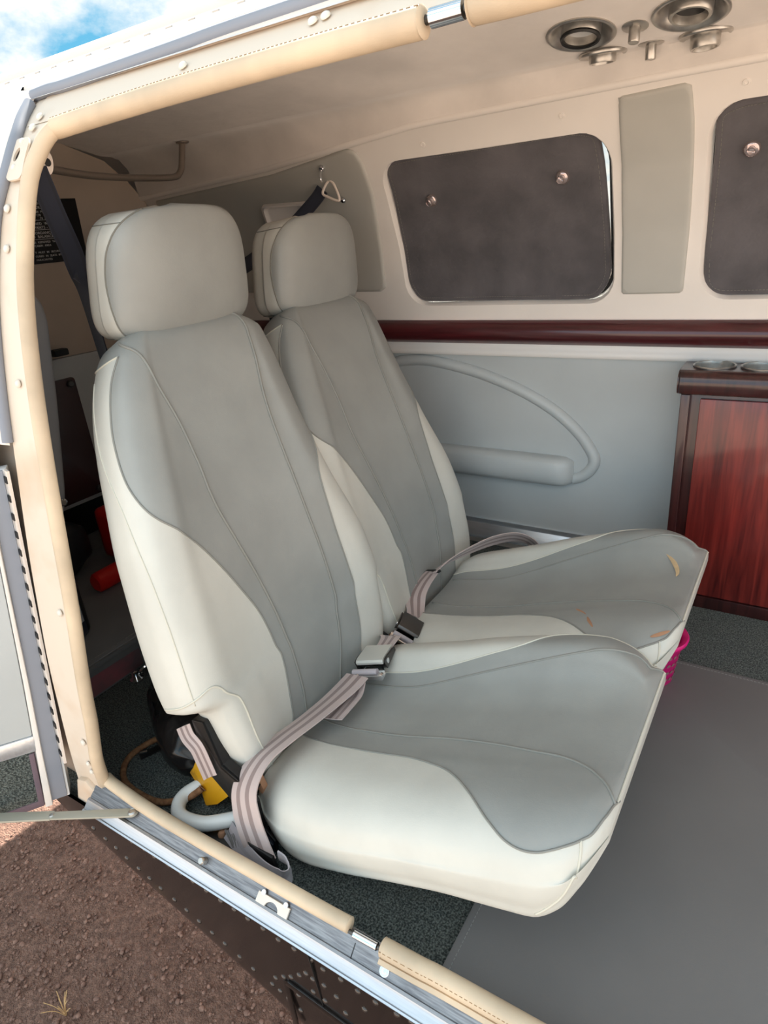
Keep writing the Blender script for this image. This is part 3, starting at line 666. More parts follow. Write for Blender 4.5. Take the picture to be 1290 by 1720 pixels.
def cush_loop(x):
    t, bo, a, b, z0, bf = (interp(x, XS, q) for q in (C_top, C_bol, C_near, C_far, C_bot, C_bof)); c = .775
    def half(w, bo):
        H = t+bo-z0; r = min(.085, .9*H); k = r/.085
        return [(.17*w, t+bo*.06), (.34*w, t+bo*.30), (.48*w, t+bo*.68), (w-.95*r, t+bo), (w-.48*r, t+bo-.11*r), (w-.19*r, t+bo-.34*r), (w-.045*r, t+bo-.64*r), (w, z0+.5*H), (w-.004*k, z0+.25*H), (w-.02*k, z0+.03*H), (.55*w, z0)]
    return crom([(c, t)]+[(c-y, z) for y, z in half(c-a, bo)]+[(c, z0)]+[(c+y, z) for y, z in half(b-c, bf)[::-1]], 6, True)
CX = np.concatenate([np.linspace(-.69, -.60, 12)[:-1], np.linspace(-.60, -.22, 40)[:-1], np.linspace(-.22, -.119, 36)])
CG = np.array([[(x, y, z) for y, z in cush_loop(x)] for x in CX])
HV = np.linspace(-1, 1, 48); HG_ = []
for v in HV:
    e = max((1-abs(v)**(4.5-.9*(v > 0)))**(1/(4.5-.9*(v > 0))) if abs(v) < 1 else 0, .02); yw = (.152-.010*v)*(.62+.38*e)*(e**.5); dp = .062*(e**.28); xc = -.975+.014*v; row = []
    for k in range(96):
        a = 2*math.pi*k/96; ca, sa = math.cos(a), math.sin(a); q = (abs(ca)**4.2+abs(sa)**4.2)**(-1/4.2); y, n = ca*q, sa*q
        bulge = .010*(1-y*y)*(1-v*v)*(1 if n > 0 else .3)
        row.append((xc+dp*n+bulge*(1 if n > 0 else -1), .832+yw*y*(1-.04*(n < 0)), .921+.103*v+.006*(1-y*y)*(v > 0)*v))
    HG_.append(row)
HG_ = np.array(HG_)
def surf(G, V, u, v):
    """a point and normal of a closed lofted surface at (u, v)"""
    m = G.shape[1]
    def at(u, v):
        i = float(np.interp(v, V, np.arange(len(V)))); i0 = int(min(max(math.floor(i), 0), len(V)-2)); ti = i-i0; j0 = int(math.floor(u)); tj = u-j0
        a = G[i0][j0 % m]*(1-tj)+G[i0][(j0+1) % m]*tj; b = G[i0+1][j0 % m]*(1-tj)+G[i0+1][(j0+1) % m]*tj
        return a*(1-ti)+b*ti
    e = (V[-1]-V[0])*.004; p = at(u, v); du = at(u+.4, v)-at(u-.4, v); dvv = at(u, min(v+e, V[-1]))-at(u, max(v-e, V[0]))
    n = np.cross(du, dvv); n = n/(np.linalg.norm(n)+1e-12)
    return p, n
SIGN = {}
def loft(name, G, V, seams, test, mats, parent, capu=True):
    """closed lofted body, split along its seams; test(u, v) picks the material"""
    bm = B(); vs = grid(bm, G, True); m = G.shape[1]; UV = {}
    for i in range(len(V)):
        for j in range(m): UV[vs[i][j]] = (j if j <= m/2 else j-m, float(V[i]))
    for f in seams: cut(bm, UV, f, m/2)
    for fc in bm.faces:
        us = [UV[v][0] for v in fc.verts]
        if max(us)-min(us) > m/2: us = [u if u > 0 else u+m for u in us]
        fc.material_index = test(sum(us)/len(us), sum(UV[v][1] for v in fc.verts)/len(fc.verts))
    for row, fl in ((vs[0], True), (vs[-1], False)):
        f = bm.faces.new(row[::-1] if fl else row); f.material_index = 1
    bmesh.ops.recalc_face_normals(bm, faces=bm.faces)
    return link(name, bm, mats, parent, angle=70)
def piping(G, V, pts, r, m, parent, lift=.3, name='piping', n=8, centre=None):
    """a sewn seam lying on the surface; pts are (u, v)"""
    P = crom(pts, 8); c = G.reshape(-1, 3).mean(0); out = []
    for u, v in P:
        p, nn = surf(G, V, u, v)
        if np.dot(nn, p-c) < 0: nn = -nn
        out.append(p+nn*r*lift)
    bm = B(); tube(bm, out, r, n); return link(name, bm, m, parent, angle=180)
# seam lines as (height, place round the section)
SA = [(-.01, 11.6), (.056, 10.0), (.082, 8.2), (.142, 6.1), (.21, 5.0), (.285, 6.1), (.35, 9.3), (.403, 13.0), (.451, 17.8), (.483, 23.2), (.513, 27.8), (.558, 33.0), (.595, 35.6), (.651, 36.8), (.70, 36.4), (.737, 35.2), (.768, 32.2)]
SE = [(-.01, -16.6), (.069, -17.9), (.119, -18.7), (.174, -19.0), (.265, -19.1), (.352, -19.9), (.449, -23.0), (.50, -27.5), (.56, -33.0), (.62, -36), (.70, -36.4), (.768, -32.2)]
SB = [(.222, 32.6), (.278, 32.56), (.358, 32.86), (.45, 34.95), (.53, 38.4), (.607, 43.1), (.68, 45), (.75, 46)]
SCp = [(.02, 4.6), (.061, 3.6), (.097, 2.3), (.158, 1.75), (.241, 1.8), (.334, 3.23), (.415, 5.6), (.513, 9.0), (.568, 10.5), (.643, 13.6), (.70, 17.9), (.74, 22.9), (.77, 27.0), (.790, 33.0)]
SD = [(.02, -8.4), (.053, -9.4), (.132, -12.0), (.2, -13.0), (.291, -13.7), (.379, -14.4), (.473, -15.35), (.522, -15.4), (.596, -15.4), (.651, -16.1), (.718, -18.7), (.768, -21.3), (.797, -25)]
def uline(S): return lambda v: float(interp(v, [a for a, b in S], [b for a, b in S]))
uA, uE = uline(SA), uline(SE)
def fA(u, v): return (u-uA(v)) if v <= .768 else (-1.0 if v > .7685 else u-32.2)
TOPV = .767
def fAx(u, v): return u-uA(min(v, .768))
def fEx(u, v): return u-uE(min(v, .768))
def fT(u, v): return v-TOPV
def back_mat(u, v):
    u2 = u if u <= 66 else u-132
    if v > TOPV: return 0
    return 0 if (uE(v) < u2 < uA(v)) else 1
SF = [(-.69, 16.8), (-.623, 16.47), (-.549, 16.1), (-.464, 16.3), (-.402, 18.1), (-.352, 20.2), (-.305, 23.9), (-.26, 29.6), (-.232, 33.2), (-.21, 34.8), (-.19, 34.95), (-.171, 34.0), (-.158, 33.2), (-.145, 32.6), (-.134, 31.4), (-.1265, 27.0), (-.123, 23.4), (-.119, 22)]
SI_ = [(-.69, -14.2), (-.606, -14.8), (-.544, -15.7), (-.479, -17.9), (-.397, -21.06), (-.343, -23.9), (-.299, -29.5), (-.25, -32.5), (-.2, -34), (-.165, -34), (-.14, -32), (-.127, -29), (-.119, -27)]
SG = [(-.68, 8.4), (-.616, 8.3), (-.546, 8.1), (-.409, 7.7), (-.32, 8.6), (-.249, 10.4), (-.198, 11.9), (-.166, 14.8), (-.14, 19.6), (-.128, 21.8), (-.1225, 22.8)]
SH = [(-.68, -9.4), (-.621, -9.66), (-.54, -10.5), (-.469, -13.2), (-.387, -15.9), (-.279, -19.6), (-.22, -22.3), (-.183, -25.2), (-.155, -28.0), (-.135, -28.5), (-.122, -28)]
SJ = [(-.145, 32.6), (-.142, 36.8), (-.143, 46), (-.150, 51.2), (-.166, 54.2), (-.185, 56.3)]
uF, uI = uline(SF), uline(SI_)
def cush_mat(u, v):
    u2 = u if u <= 72 else u-144
    return 0 if (uI(v) < u2 < uF(v)) else 1
def uh(v): return float(interp(v, [-1, -.8, -.53, -.22, .04, .33, .53, .72, .88, .97, 1], [38.5, 39.6, 40.5, 41.9, 42.6, 42.0, 40.8, 39.4, 37.8, 36.5, 36]))
def head_mat(u, v):
    u2 = u if u >= 0 else u+96
    return 0 if (48-uh(v) < u2 < uh(v)) else 1
SEATS = 'pair of grey and cream leather cabin seats'
def vu(S): return [(b, a) for a, b in S]
ST1 = thing('cabin_seat', 'grey and cream leather cabin seat nearest the door, belt buckle across it', 'seat', (-.45, .775, 0), SEATS)
bk = loft('backrest', BG, BS, [fT, fAx, fEx], back_mat, ['leather_grey', 'leather_cream'], ST1)
piping(BG, BS, vu(SA), .0016, 'piping_grey', bk); piping(BG, BS, vu(SE), .0016, 'piping_grey', bk)
piping(BG, BS, vu(SCp), .0026, 'piping_grey', bk); piping(BG, BS, vu(SD), .0026, 'piping_grey', bk)
piping(BG, BS, vu(SB), .0012, 'piping_cream', bk); piping(BG, BS, [(u, TOPV+.001) for u in np.linspace(32.2, 58, 8)], .0015, 'piping_cream', bk)
piping(BG, BS, [(u, TOPV+.001) for u in np.linspace(-32.2, -58, 8)], .0015, 'piping_cream', bk)
# seam arch over the lower flap
piping(BG, BS, [(46, .222), (37, .226), (31, .232), (26.5, .236), (24.0, .215), (23.2, .17), (23.4, .11), (24, .05), (25, .02)], .0018, 'piping_cream', bk)
hd = loft('headrest', HG_, HV, [lambda u, v: (u if u >= 0 else u+96)-uh(v), lambda u, v: (u if u >= 0 else u+96)-48+uh(v)], head_mat, ['leather_grey', 'leather_cream'], ST1)
piping(HG_, HV, [(uh(v), v) for v in np.linspace(-.93, .96, 14)], .0013, 'thread', hd); piping(HG_, HV, [(48-uh(v), v) for v in np.linspace(-.93, .96, 14)], .0013, 'thread', hd)
piping(HG_, HV, [(u, .80) for u in np.linspace(39, 57, 8)], .0009, 'thread', hd); piping(HG_, HV, [(u, .80) for u in np.linspace(9, -9, 8)], .0009, 'thread', hd)
piping(HG_, HV, [(u, -.90) for u in np.linspace(40, 57, 8)], .0009, 'thread', hd)
cu = loft('cushion', CG, CX, [lambda u, v: u-uF(v), lambda u, v: u-uI(v)], cush_mat, ['leather_grey', 'leather_cream'], ST1)
piping(CG, CX, vu(SF), .0016, 'piping_grey', cu); piping(CG, CX, vu(SI_), .0016, 'piping_cream', cu)
piping(CG, CX, vu(SG), .0022, 'piping_grey', cu); piping(CG, CX, vu(SH), .0022, 'piping_grey', cu); piping(CG, CX, [(b, a) for a, b in SJ], .0016, 'piping_cream', cu)
# front edge seam between the top panel and the front boxing
piping(CG, CX, [(u, -.1205) for u in np.linspace(22.5, -27, 12)], .0016, 'piping_cream', cu)
# headrest posts, recliner frame, legs
for y in (.775, .89):
    bm = B(); tube(bm, [(-.955, y, .79), (-.975, y, .84)], .006, 10); link('headrest_post', bm, 'steel', ST1)
bm = B(); EX, EZ, EY = (1, 0, 0), (0, 0, 1), (0, 1, 0)
prism(bm, [(-.785, .235), (-.757, .240), (-.735, .155), (-.671, .125), (-.662, .112), (-.661, .050), (-.640, .030), (-.640, .0), (-.70, .0), (-.722, .014), (-.711, .060), (-.744, .092), (-.773, .118)], (0, .520, 0), EX, EZ, EY, .006, .0015)
prism(bm, [(-.785, .235), (-.757, .240), (-.735, .155), (-.671, .125), (-.675, .118), (-.74, .148)], (0, .520, 0), EX, EZ, EY, .022, .0015)
fr = link('recliner_frame', bm, 'black_metal', ST1, angle=30)
bm = B(); prism(bm, [(-.716, .062), (-.664, .105), (-.660, .045), (-.640, .028), (-.645, .004), (-.70, .004), (-.716, .02)], (0, .513, 0), EX, EZ, EY, .007, .002); lp_ = link('hinge_plate', bm, 'navy_metal', fr, angle=30)
for x, z in ((-.694, .055), (-.688, .036)):
    b = B(); lathe(b, (x, .513, z), (0, -1, 0), [(.005, 0), (.0045, .002), (0, .0025)], 12); link('bolt', b, 'steel', lp_)
bm = B(); box(bm, (-.30, .78, .085), (.03, .34, .03), bev=.006); link('base_frame', bm, 'black_metal', ST1, angle=30)
for y in (.63, .93):
    b = B(); box(b, (-.30, y, .042), (.03, .03, .08), bev=.004); link('leg', b, 'black_metal', ST1, angle=30)
bm = B(); prism(bm, [(-.70, .13), (-.685, .145), (-.672, .11), (-.678, .095), (-.69, .105)], (0, .545, 0), EX, EZ, EY, .012, .002); link('recliner_pawl', bm, 'worn_brown', ST1, angle=30)
# the seat by the wall: the same seat, reclined a little more
ST2, P2 = dup(ST1, (0, .45, 0), 'grey and cream leather cabin seat beside the far wall, tan scratch on its cushion', SEATS)
TH = Vector((-.60, .775, .10))-Vector((-.45, .775, 0)); RT = Matrix.Translation(TH) @ Matrix.Rotation(math.radians(-4.0), 4, 'Y') @ Matrix.Translation(-TH)
for c in ST2.children:
    if c.name.split('.')[0] in ('backrest', 'headrest', 'headrest_post'): c.matrix_local = RT
cu2 = P2['cushion']
def wear(name, P, w, m, nrm=(0, -.1, 1), par=cu2):
    bm = B(); P = crom([Vector(p) for p in P], 5); n = len(P); G = []
    for i, p in enumerate(P):
        t = Vector(P[min(i+1, n-1)]-P[max(i-1, 0)]).normalized(); s = t.cross(Vector(nrm)).normalized(); k = math.sin(math.pi*min(max((i+.35)/(n-.3), 0), 1))**.7
        G.append([Vector(p)+s*w*k*q+Vector(nrm)*(.0012+.0006*(1-abs(q)*2)) for q in (-.5, -.2, .2, .5)])
    grid(bm, G); return link(name, bm, m, par, angle=180)
wear('scratch', [(-.213, 1.335, .293), (-.198, 1.323, .290), (-.182, 1.305, .285), (-.167, 1.282, .279), (-.159, 1.260, .276), (-.159, 1.245, .274)], .010, 'worn_tan')
wear('scuff', [(-.318, 1.112, .2335), (-.297, 1.090, .2425), (-.272, 1.044, .257), (-.262, 1.028, .258)], .006, 'worn_brown', (0, -.5, .86))
wear('scuff', [(-.160, 1.016, .2745), (-.147, 1.027, .277), (-.133, 1.040, .280)], .007, 'worn_brown', (.1, -.5, .86))
# ================================================================== PADDED ROLLS ROUND THE DOOR OPENING
def roll(name, path, r, label, sub=6, stitch=None, ends=(True, True), flap=False):
    P = crom(path, sub); n = len(P); rs = np.full(n, r)
    bm = B()
    # soft gathered ends
    Pl = [Vector(p) for p in P]
    if ends[1]: t = (Pl[-1]-Pl[-2]).normalized(); e = Pl[-1]; Pl = Pl[:-1]+[e-t*.004, e-t*.0025, e-t*.001, e, e+t*.001]; rs = np.concatenate([rs[:-1], [r, r*.94, r*1.03, r*.93, r*.72]])
    if ends[0]: t = (Pl[0]-Pl[1]).normalized(); e = Pl[0]; Pl = [e+t*.001, e, e-t*.001, e-t*.0025, e-t*.004]+Pl[1:]; rs = np.concatenate([[r*.72, r*.93, r*1.03, r*.94, r], rs[1:]])
    tube(bm, Pl, rs, 20); o = link(name, bm, 'roll_leather', angle=70); tag(o, label, 'door trim', 'padded leather rolls round the door opening')
    if stitch:
        s = B(); Q = [Vector(p)+Vector(stitch).normalized()*(r*.985) for p in P]
        for a, b in zip(Q[:-1], Q[1:]):
            L_ = (b-a).length; k = max(1, int(L_/.006))
            for i in range(k):
                p = a+(b-a)*((i+.15)/k); q = a+(b-a)*((i+.75)/k); tube(s, [p, q], .0006, 5)
        link('stitching', s, 'thread_tan', o)
    if flap:
        s = B(); G = [[Vector(p)+Vector(d) for d in ((0, -.004, -r*.95), (0, -r*.9, -r*.75), (0, -r*1.25, -r*1.05), (0, -r*1.2, -r*1.25), (0, -.004, -r*1.1))] for p in P]
        grid(s, G); link('welt', s, 'roll_leather', o)
    return o
def tx(z): return float(interp(z, [.06, .144, .245, .472, .663, .794, .916, 1.068], [-.984, -.970, -.951, -.938, -.947, -.953, -.958, -.961]))
jp = [Vector((tx(z), ny(z)+.001, z)) for z in np.linspace(.085, 1.07, 22)]
roll('padded_roll', [(-.992, .447, .062)]+jp[1:]+[(-.959, .633, 1.105), (-.953, .650, 1.124), (-.940, .661, 1.133)], .0112, 'cream padded leather roll running up the aft door post', 4, None, (False, False))
roll('padded_roll', [(-.948, .6585, 1.1305), (-.90, .6645, 1.134), (-.80, .665, 1.137), (-.70, .665, 1.139), (-.51, .665, 1.1405), (-.356, .665, 1.140)], .0140, 'long cream padded leather roll along the door header, left of the chrome rod', 6, (0, -.5, .9), (False, True))
roll('padded_roll', [(-.307, .665, 1.143), (-.2, .665, 1.142), (.2, .665, 1.142), (.9, .665, 1.142)], .0165, 'short end of cream padded roll at the header, right of the chrome rod', 6, (0, -.5, .9), (True, False))
roll('padded_roll', [(-.990, .452, .068), (-.962, .449, .066), (-.85, .4430, .0655), (-.70, .4425, .0655), (-.485, .445, .0655), (-.428, .4465, .0655)], .0112, 'cream padded leather roll along the sill, left of the steel rod', 6, None, (False, True))
roll('padded_roll', [(-.372, .444, .065), (-.316, .4455, .065), (-.232, .448, .065), (.2, .451, .066), (.9, .451, .066)], .0128, 'cream padded leather roll along the sill, right of the steel rod, with a stitched welt', 6, (0, -.8, .4), (True, False), True)
def rod(a, b, r, label):
    bm = B(); tube(bm, [a, b], r, 18); o = link('door_rod', bm, 'chrome', angle=50); tag(o, label, 'rod')
    t = (Vector(b)-Vector(a)).normalized()
    for q, s in ((Vector(a), -1), (Vector(b), 1)):
        c = B(); lathe(c, q, t*s, [(r*.98, 0), (r*.55, .001), (r*.5, .012), (0, .012)], 16); link('rod_end', c, 'dark_steel', o)
rod((-.349, .667, 1.1415), (-.315, .667, 1.142), .0085, 'chrome rod showing in the gap of the header padding')
rod((-.418, .441, .0615), (-.380, .442, .0615), .0058, 'steel rod showing in the gap of the sill padding')
# ================================================================== door stay
R = thing('door_stay', 'flat grey metal door stay from the sill to the open door', 'door stay', (-.90, .43, .04))
a, b = Vector((-.895, .432, .048)), Vector((-1.055, .352, .034)); d = (a-b).normalized(); w = Vector((0, 0, 1)).cross(d).normalized()
bm = B(); prism(bm, [(-.004, -.008), (.176, -.009)]+[(.180+.009*math.cos(t), .009*math.sin(t)) for t in np.linspace(-1.5, 1.5, 8)]+[(.176, .009), (-.004, .008)], b, d, w, d.cross(w), .0035, .0006); link('arm', bm, 'stay_paint', R, angle=30)
c = Vector((-1.20, .275, .024)); d2 = (b-c).normalized(); w2 = Vector((0, 0, 1)).cross(d2).normalized()
bm = B(); prism(bm, [(0, -.010), (.185, -.0095), (.185, .0095), (0, .012)], c, d2, w2, d2.cross(w2), .004, .0006); link('arm', bm, 'stay_paint', R, angle=30)
bm = B(); lathe(bm, a+Vector((0, 0, .002)), d.cross(w), [(.0085, 0), (.008, .003), (.0055, .005), (.005, .004), (0, .004)], 18); link('pivot_bolt', bm, 'steel', R)
bm = B(); lathe(bm, b+d*.02+d.cross(w)*.003, d.cross(w), [(.005, 0), (.004, .002), (0, .0025)], 14); link('rivet', bm, 'steel', R)
# ================================================================== window shades with suction cups
def shade(w, poly, cups, label):
    z0 = min(p[1] for p in poly); R = thing('window_shade', label, 'window shade', fpt((poly[0][0]+poly[-1][0])/2, z0, -.016), 'quilted dark window shades')
    P = soft(poly, .06, 7); f = poly_sdf(P); bm = B(); UV = {}
    x0, x1 = min(p[0] for p in P)-.004, max(p[0] for p in P)+.004; za, zb = min(p[1] for p in P)-.004, max(p[1] for p in P)+.004
    xs = np.linspace(x0, x1, 50); zs = np.linspace(za, zb, 34)
    vs = grid(bm, [[fpt(x, z) for z in zs] for x in xs])
    for i, x in enumerate(xs):
        for j, z in enumerate(zs): UV[vs[i][j]] = (x, z)
    for d in (0, -.003, -.008): cut(bm, UV, lambda x, z: f(x, z)-d)
    bmesh.ops.delete(bm, geom=[fc for fc in bm.faces if f(sum(UV[v][0] for v in fc.verts)/len(fc.verts), sum(UV[v][1] for v in fc.verts)/len(fc.verts)) > -1e-6], context='FACES')
    rim = [e for e in bm.edges if e.is_boundary]; r = bmesh.ops.extrude_edge_only(bm, edges=rim); nv = set(g for g in r['geom'] if isinstance(g, bmesh.types.BMVert))
    for v in bm.verts:
        if v in nv: v.co = fpt(v.co.x, v.co.z, -.022); continue
        x, z = UV[v]; d = min(max(-f(x, z)/.008, 0), 1)
        v.co = fpt(x, z, -.018+.006*math.sqrt(1-(1-d)**2)+.0012*math.sin(x*31+z*17)*math.sin(z*37-x*9))
    bmesh.ops.recalc_face_normals(bm, faces=bm.faces)
    if sum(fc.normal.y for fc in bm.faces) > 0: bmesh.ops.reverse_faces(bm, faces=bm.faces)
    pn = link('panel', bm, 'shade_cloth', R, angle=60)
    # stitched binding a finger's width inside the edge
    cx, cz = np.mean([p[0] for p in P]), np.mean([p[1] for p in P]); s = B(); Q = []
    for i, p in enumerate(P):
        q = Vector((P[i-1][0], P[i-1][1])), Vector((P[(i+1) % len(P)][0], P[(i+1) % len(P)][1])); t = (q[1]-q[0]).normalized(); nn = Vector((-t.y, t.x))
        if (Vector((cx, cz))-Vector(p)).dot(nn) < 0: nn = -nn
        Q.append(Vector(p)+nn*.012)
    for i in range(len(Q)):
        u, v = Q[i], Q[(i+1) % len(Q)]; L_ = (v-u).length; k = max(1, int(L_/.007))
        for m in range(k):
            g = [u+(v-u)*((m+.1)/k), u+(v-u)*((m+.75)/k)]; tube(s, [fpt(p.x, p.y, -.0115) for p in g], .0006, 5)
    link('stitching', s, 'thread', pn)
    for x, z in cups:
        n = fnrm(z); p = fpt(x, z, -.012)
        c = B(); lathe(c, p, n, [(.0165, 0), (.0155, .003), (.011, .007), (.007, .009), (.007, .013), (.0085, .015), (.0075, .019), (.004, .021), (0, .0215)], 24); cp = link('suction_cup', c, 'cup_glass', R)
        c = B(); lathe(c, p-n*.0005, n, [(.0125, .001), (.0125, .0035), (.009, .006), (0, .006)], 20); link('cup_ring', c, 'chrome', cp)
shade(WIN[0], [(-.926, 1.109), (-.49, 1.113), (-.447, 1.100), (-.440, 1.016), (-.432, .80), (-.465, .748), (-.97, .750), (-.998, .80), (-.995, .95), (-.988, 1.10)][::1], [(-.878, 1.007), (-.536, 1.025)], 'dark grey quilted shade with two suction cups, in the window left of the pillar pad')
shade(WIN[1], [(.345, 1.118), (-.18, 1.118), (-.222, 1.105), (-.226, .995), (-.232, .86), (-.228, .752), (.345, .752)], [(-.157, 1.036), (.26, 1.036)], 'dark grey quilted shade cut off by the right edge of the photo')
# ================================================================== armrest moulding on the wall
R = thing('armrest', 'grey moulded armrest with curved rim on the far wall', 'armrest', (-.75, 1.72, .235))
rimp = [(-1.13, .54), (-1.077, .573), (-1.018, .584), (-.937, .583), (-.804, .556), (-.679, .512), (-.576, .458), (-.505, .400), (-.465, .346), (-.458, .318), (-.470, .292), (-.492, .272), (-.515, .262)]
bm = B(); tube(bm, crom([fpt(x, z, .001) for x, z in rimp], 6), .0165, 14, flat=1.0); link('rim', bm, 'grey_vinyl', R)
wall_pad('recess_pad', rimp+[(-.56, .275), (-.9, .29), (-1.13, .32)], .008, .02, 'grey_vinyl', R, True, .016)
bm = B(); prof = [(0, .328), (.030, .330), (.046, .325), (.053, .312), (.054, .285), (.050, .262), (.038, .248), (.018, .242), (0, .240)]
G = []
for t in np.linspace(0, 1, 26):
    x = -1.02+.508*t; k = 1-max(0, (t-.93)/.07)**2.2*.55; dz = -.000*t
    G.append([(x, 1.72-o*k*1.0, .285+(z-.285)*(.5+.5*k)+.000) for o, z in prof])
vs = grid(bm, G); cap(bm, vs[-1], False); bmesh.ops.recalc_face_normals(bm, faces=bm.faces); link('rest', bm, 'grey_vinyl', R, angle=60)
# ================================================================== rosewood cabinet
R = thing('cabinet', 'rosewood side cabinet with cup holders in its top', 'cabinet', (.1, 1.66, 0))
X0, X1 = -.240, .62
bm = B(); box(bm, ((X0+X1)/2+.006, 1.661, .288), (X1-X0-.012, .102, .536), bev=.002); link('body', bm, 'rosewood_dark', R, angle=30)
bm = B(); pr = [(1.709, .552), (1.600, .552), (1.592, .556), (1.587, .568), (1.586, .582), (1.589, .596), (1.596, .604), (1.606, .607)]
vs = grid(bm, [[(x, y+(0 if x > X0-.003 else .004), z) for y, z in pr] for x in (X0-.006, X0-.003, X0, 0, X1)]); cap(bm, vs[0]+[bm.verts.new((X0-.006, 1.709, .607))], True); UV = {}
CUPS = (-.180, -.082, .016); xs = np.linspace(X0-.006, X1, 90); ys = np.linspace(1.606, 1.709, 14); gv = grid(bm, [[(x, y, .607) for y in ys] for x in xs])
for i, x in enumerate(xs):
    for k, y in enumerate(ys): UV[gv[i][k]] = (x, y)
rest = {v: (9, 9) for v in bm.verts if v not in UV}; UV.update(rest); fc_ = lambda x, y: (min(math.hypot(x-q, y-1.655) for q in CUPS)-.042) if x < 9 else 1
cut(bm, UV, fc_); bmesh.ops.delete(bm, geom=[f for f in bm.faces if fc_(sum(UV[v][0] for v in f.verts)/len(f.verts), sum(UV[v][1] for v in f.verts)/len(f.verts)) < 0], context='FACES')
bmesh.ops.recalc_face_normals(bm, faces=bm.faces); link('worktop', bm, 'rosewood_dark', R, angle=35)
bm = B(); box(bm, (.012, 1.606, .290), (.415, .012, .506), bev=.0025); dr = link('door', bm, 'rosewood', R, angle=30)
bm = B(); box(bm, (.42, 1.606, .290), (.38, .012, .506), bev=.0025); link('door', bm, 'rosewood', R, angle=30)
bm = B(); box(bm, (X0+.0125, 1.6065, .286), (.020, .013, .530), bev=.002); link('stile', bm, 'rosewood_dark', R, angle=30)
bm = B(); box(bm, ((X0+X1)/2, 1.605, .017), (X1-X0, .012, .034), bev=.003); link('plinth', bm, 'rosewood_dark', R, angle=30)
for x in CUPS:
    bm = B(); lathe(bm, (x, 1.655, .6075), (0, 0, 1), [(.045, .0), (.0455, .003), (.043, .0045), (.0405, .003), (.0395, -.004), (.0385, -.034), (.036, -.038), (0, -.038)], 40); link('cup_holder', bm, 'steel', R, angle=50)
# ================================================================== ceiling fittings
def ceiling_vent(x, y, n, label, depth, tilt, lens, deep=False, k=1.0):
    z = ceil_z(y); n = Vector(n).normalized(); p = Vector((x, y, z))+n*.001
    R = thing('ceiling_vent', label, 'ceiling vent', p, 'round brushed metal ceiling vents')
    S = lambda pr: [(r*k, h) for r, h in pr]
    bm = B(); lathe(bm, p, n, S([(.060, -.001), (.0605, .0015), (.058, .003), (.054, .002), (.046, -.010), (.038, -.020), (.030, -.023)] if deep else [(.060, -.002), (.0605, .002), (.058, .0040), (.055, .0040), (.050, .0020), (.040, .0012), (.030, .0012)]), 48); link('flange', bm, 'steel', R, angle=60)
    m = (n+Vector(tilt)).normalized(); q = p-n*(.024 if deep else .002)
    bm = B(); lathe(bm, q, m, S([(.0335, .0), (.0345, .006), (.034, depth-.003), (.032, depth), (.0275, depth), (.0265, depth-.004), (.025, depth-.012)]), 44); ey_ = link('eyeball', bm, 'steel', R, angle=50)
    bm = B(); lathe(bm, q, m, S([(.0252, depth-.012), (.0, depth-.012)]), 32); link('lens' if lens else 'dark_bore', bm, 'label_white' if lens else 'black', ey_)
    if lens: b = B(); lathe(b, q, m, [(.0335, depth-.002), (.035, depth+.001), (.0335, depth+.004), (.029, depth+.003)], 40); link('rim', b, 'black', ey_)
def cn(y): return Vector((0, (ceil_z(y+.01)-ceil_z(y-.01))/.02, -1)).normalized()
ceiling_vent(-.425, 1.371, cn(1.371), 'brushed metal ceiling vent with a pale lens, nearest the door header', .029, (0, 0, 0), True, True)
ceiling_vent(-.248, 1.379, cn(1.379), 'brushed metal ceiling vent with a dark bore at the top right', .030, (0, 0, 0), False, True)
ceiling_vent(-.412, 1.466, (0, .05, -1), 'shallow brushed metal ceiling vent on the flat soffit behind the lens one', .017, (0, .0, 0), False, False, .72)
ceiling_vent(-.238, 1.476, (0, 0, -1), 'brushed metal ceiling vent with a deep collar at the right soffit', .024, (.05, -.05, 0), False, False, .72)
for x, y, lb in ((-.336, 1.385, 'small metal ceiling knob between the two upper vents'), (-.326, 1.468, 'small metal ceiling knob between the two soffit vents')):
    n = cn(y) if y < 1.44 else Vector((0, 0, -1)); p = Vector((x, y, ceil_z(y)))
    bm = B(); lathe(bm, p, n, [(.022, -.001), (.022, .0015), (.019, .0025), (.0095, .003), (.0095, .024), (.0085, .0255), (0, .0255)], 28)
    tag(link('ceiling_stud', bm, 'steel', angle=40), lb, 'knob', 'small ceiling knobs')
# ================================================================== grab rail under the ceiling
R = thing('grab_rail', 'bronze grab rail hanging under the aft ceiling', 'rail', (-1.55, 1.2, 1.13))
bm = B(); tube(bm, crom([(-1.50, .93, 1.150), (-1.505, 1.00, 1.143), (-1.54, 1.12, 1.135), (-1.562, 1.233, 1.1325), (-1.568, 1.34, 1.132), (-1.567, 1.405, 1.1335), (-1.566, 1.428, 1.1375), (-1.566, 1.442, 1.148), (-1.566, 1.452, 1.165), (-1.566, 1.470, 1.224)], 6), .0085, 12); link('tube', bm, 'pole_bronze', R)
bm = B(); lathe(bm, (-1.566, 1.470, 1.2225), (0, 0, -1), [(.018, 0), (.018, .003), (.009, .006)], 20); link('mount', bm, 'pole_bronze', R)
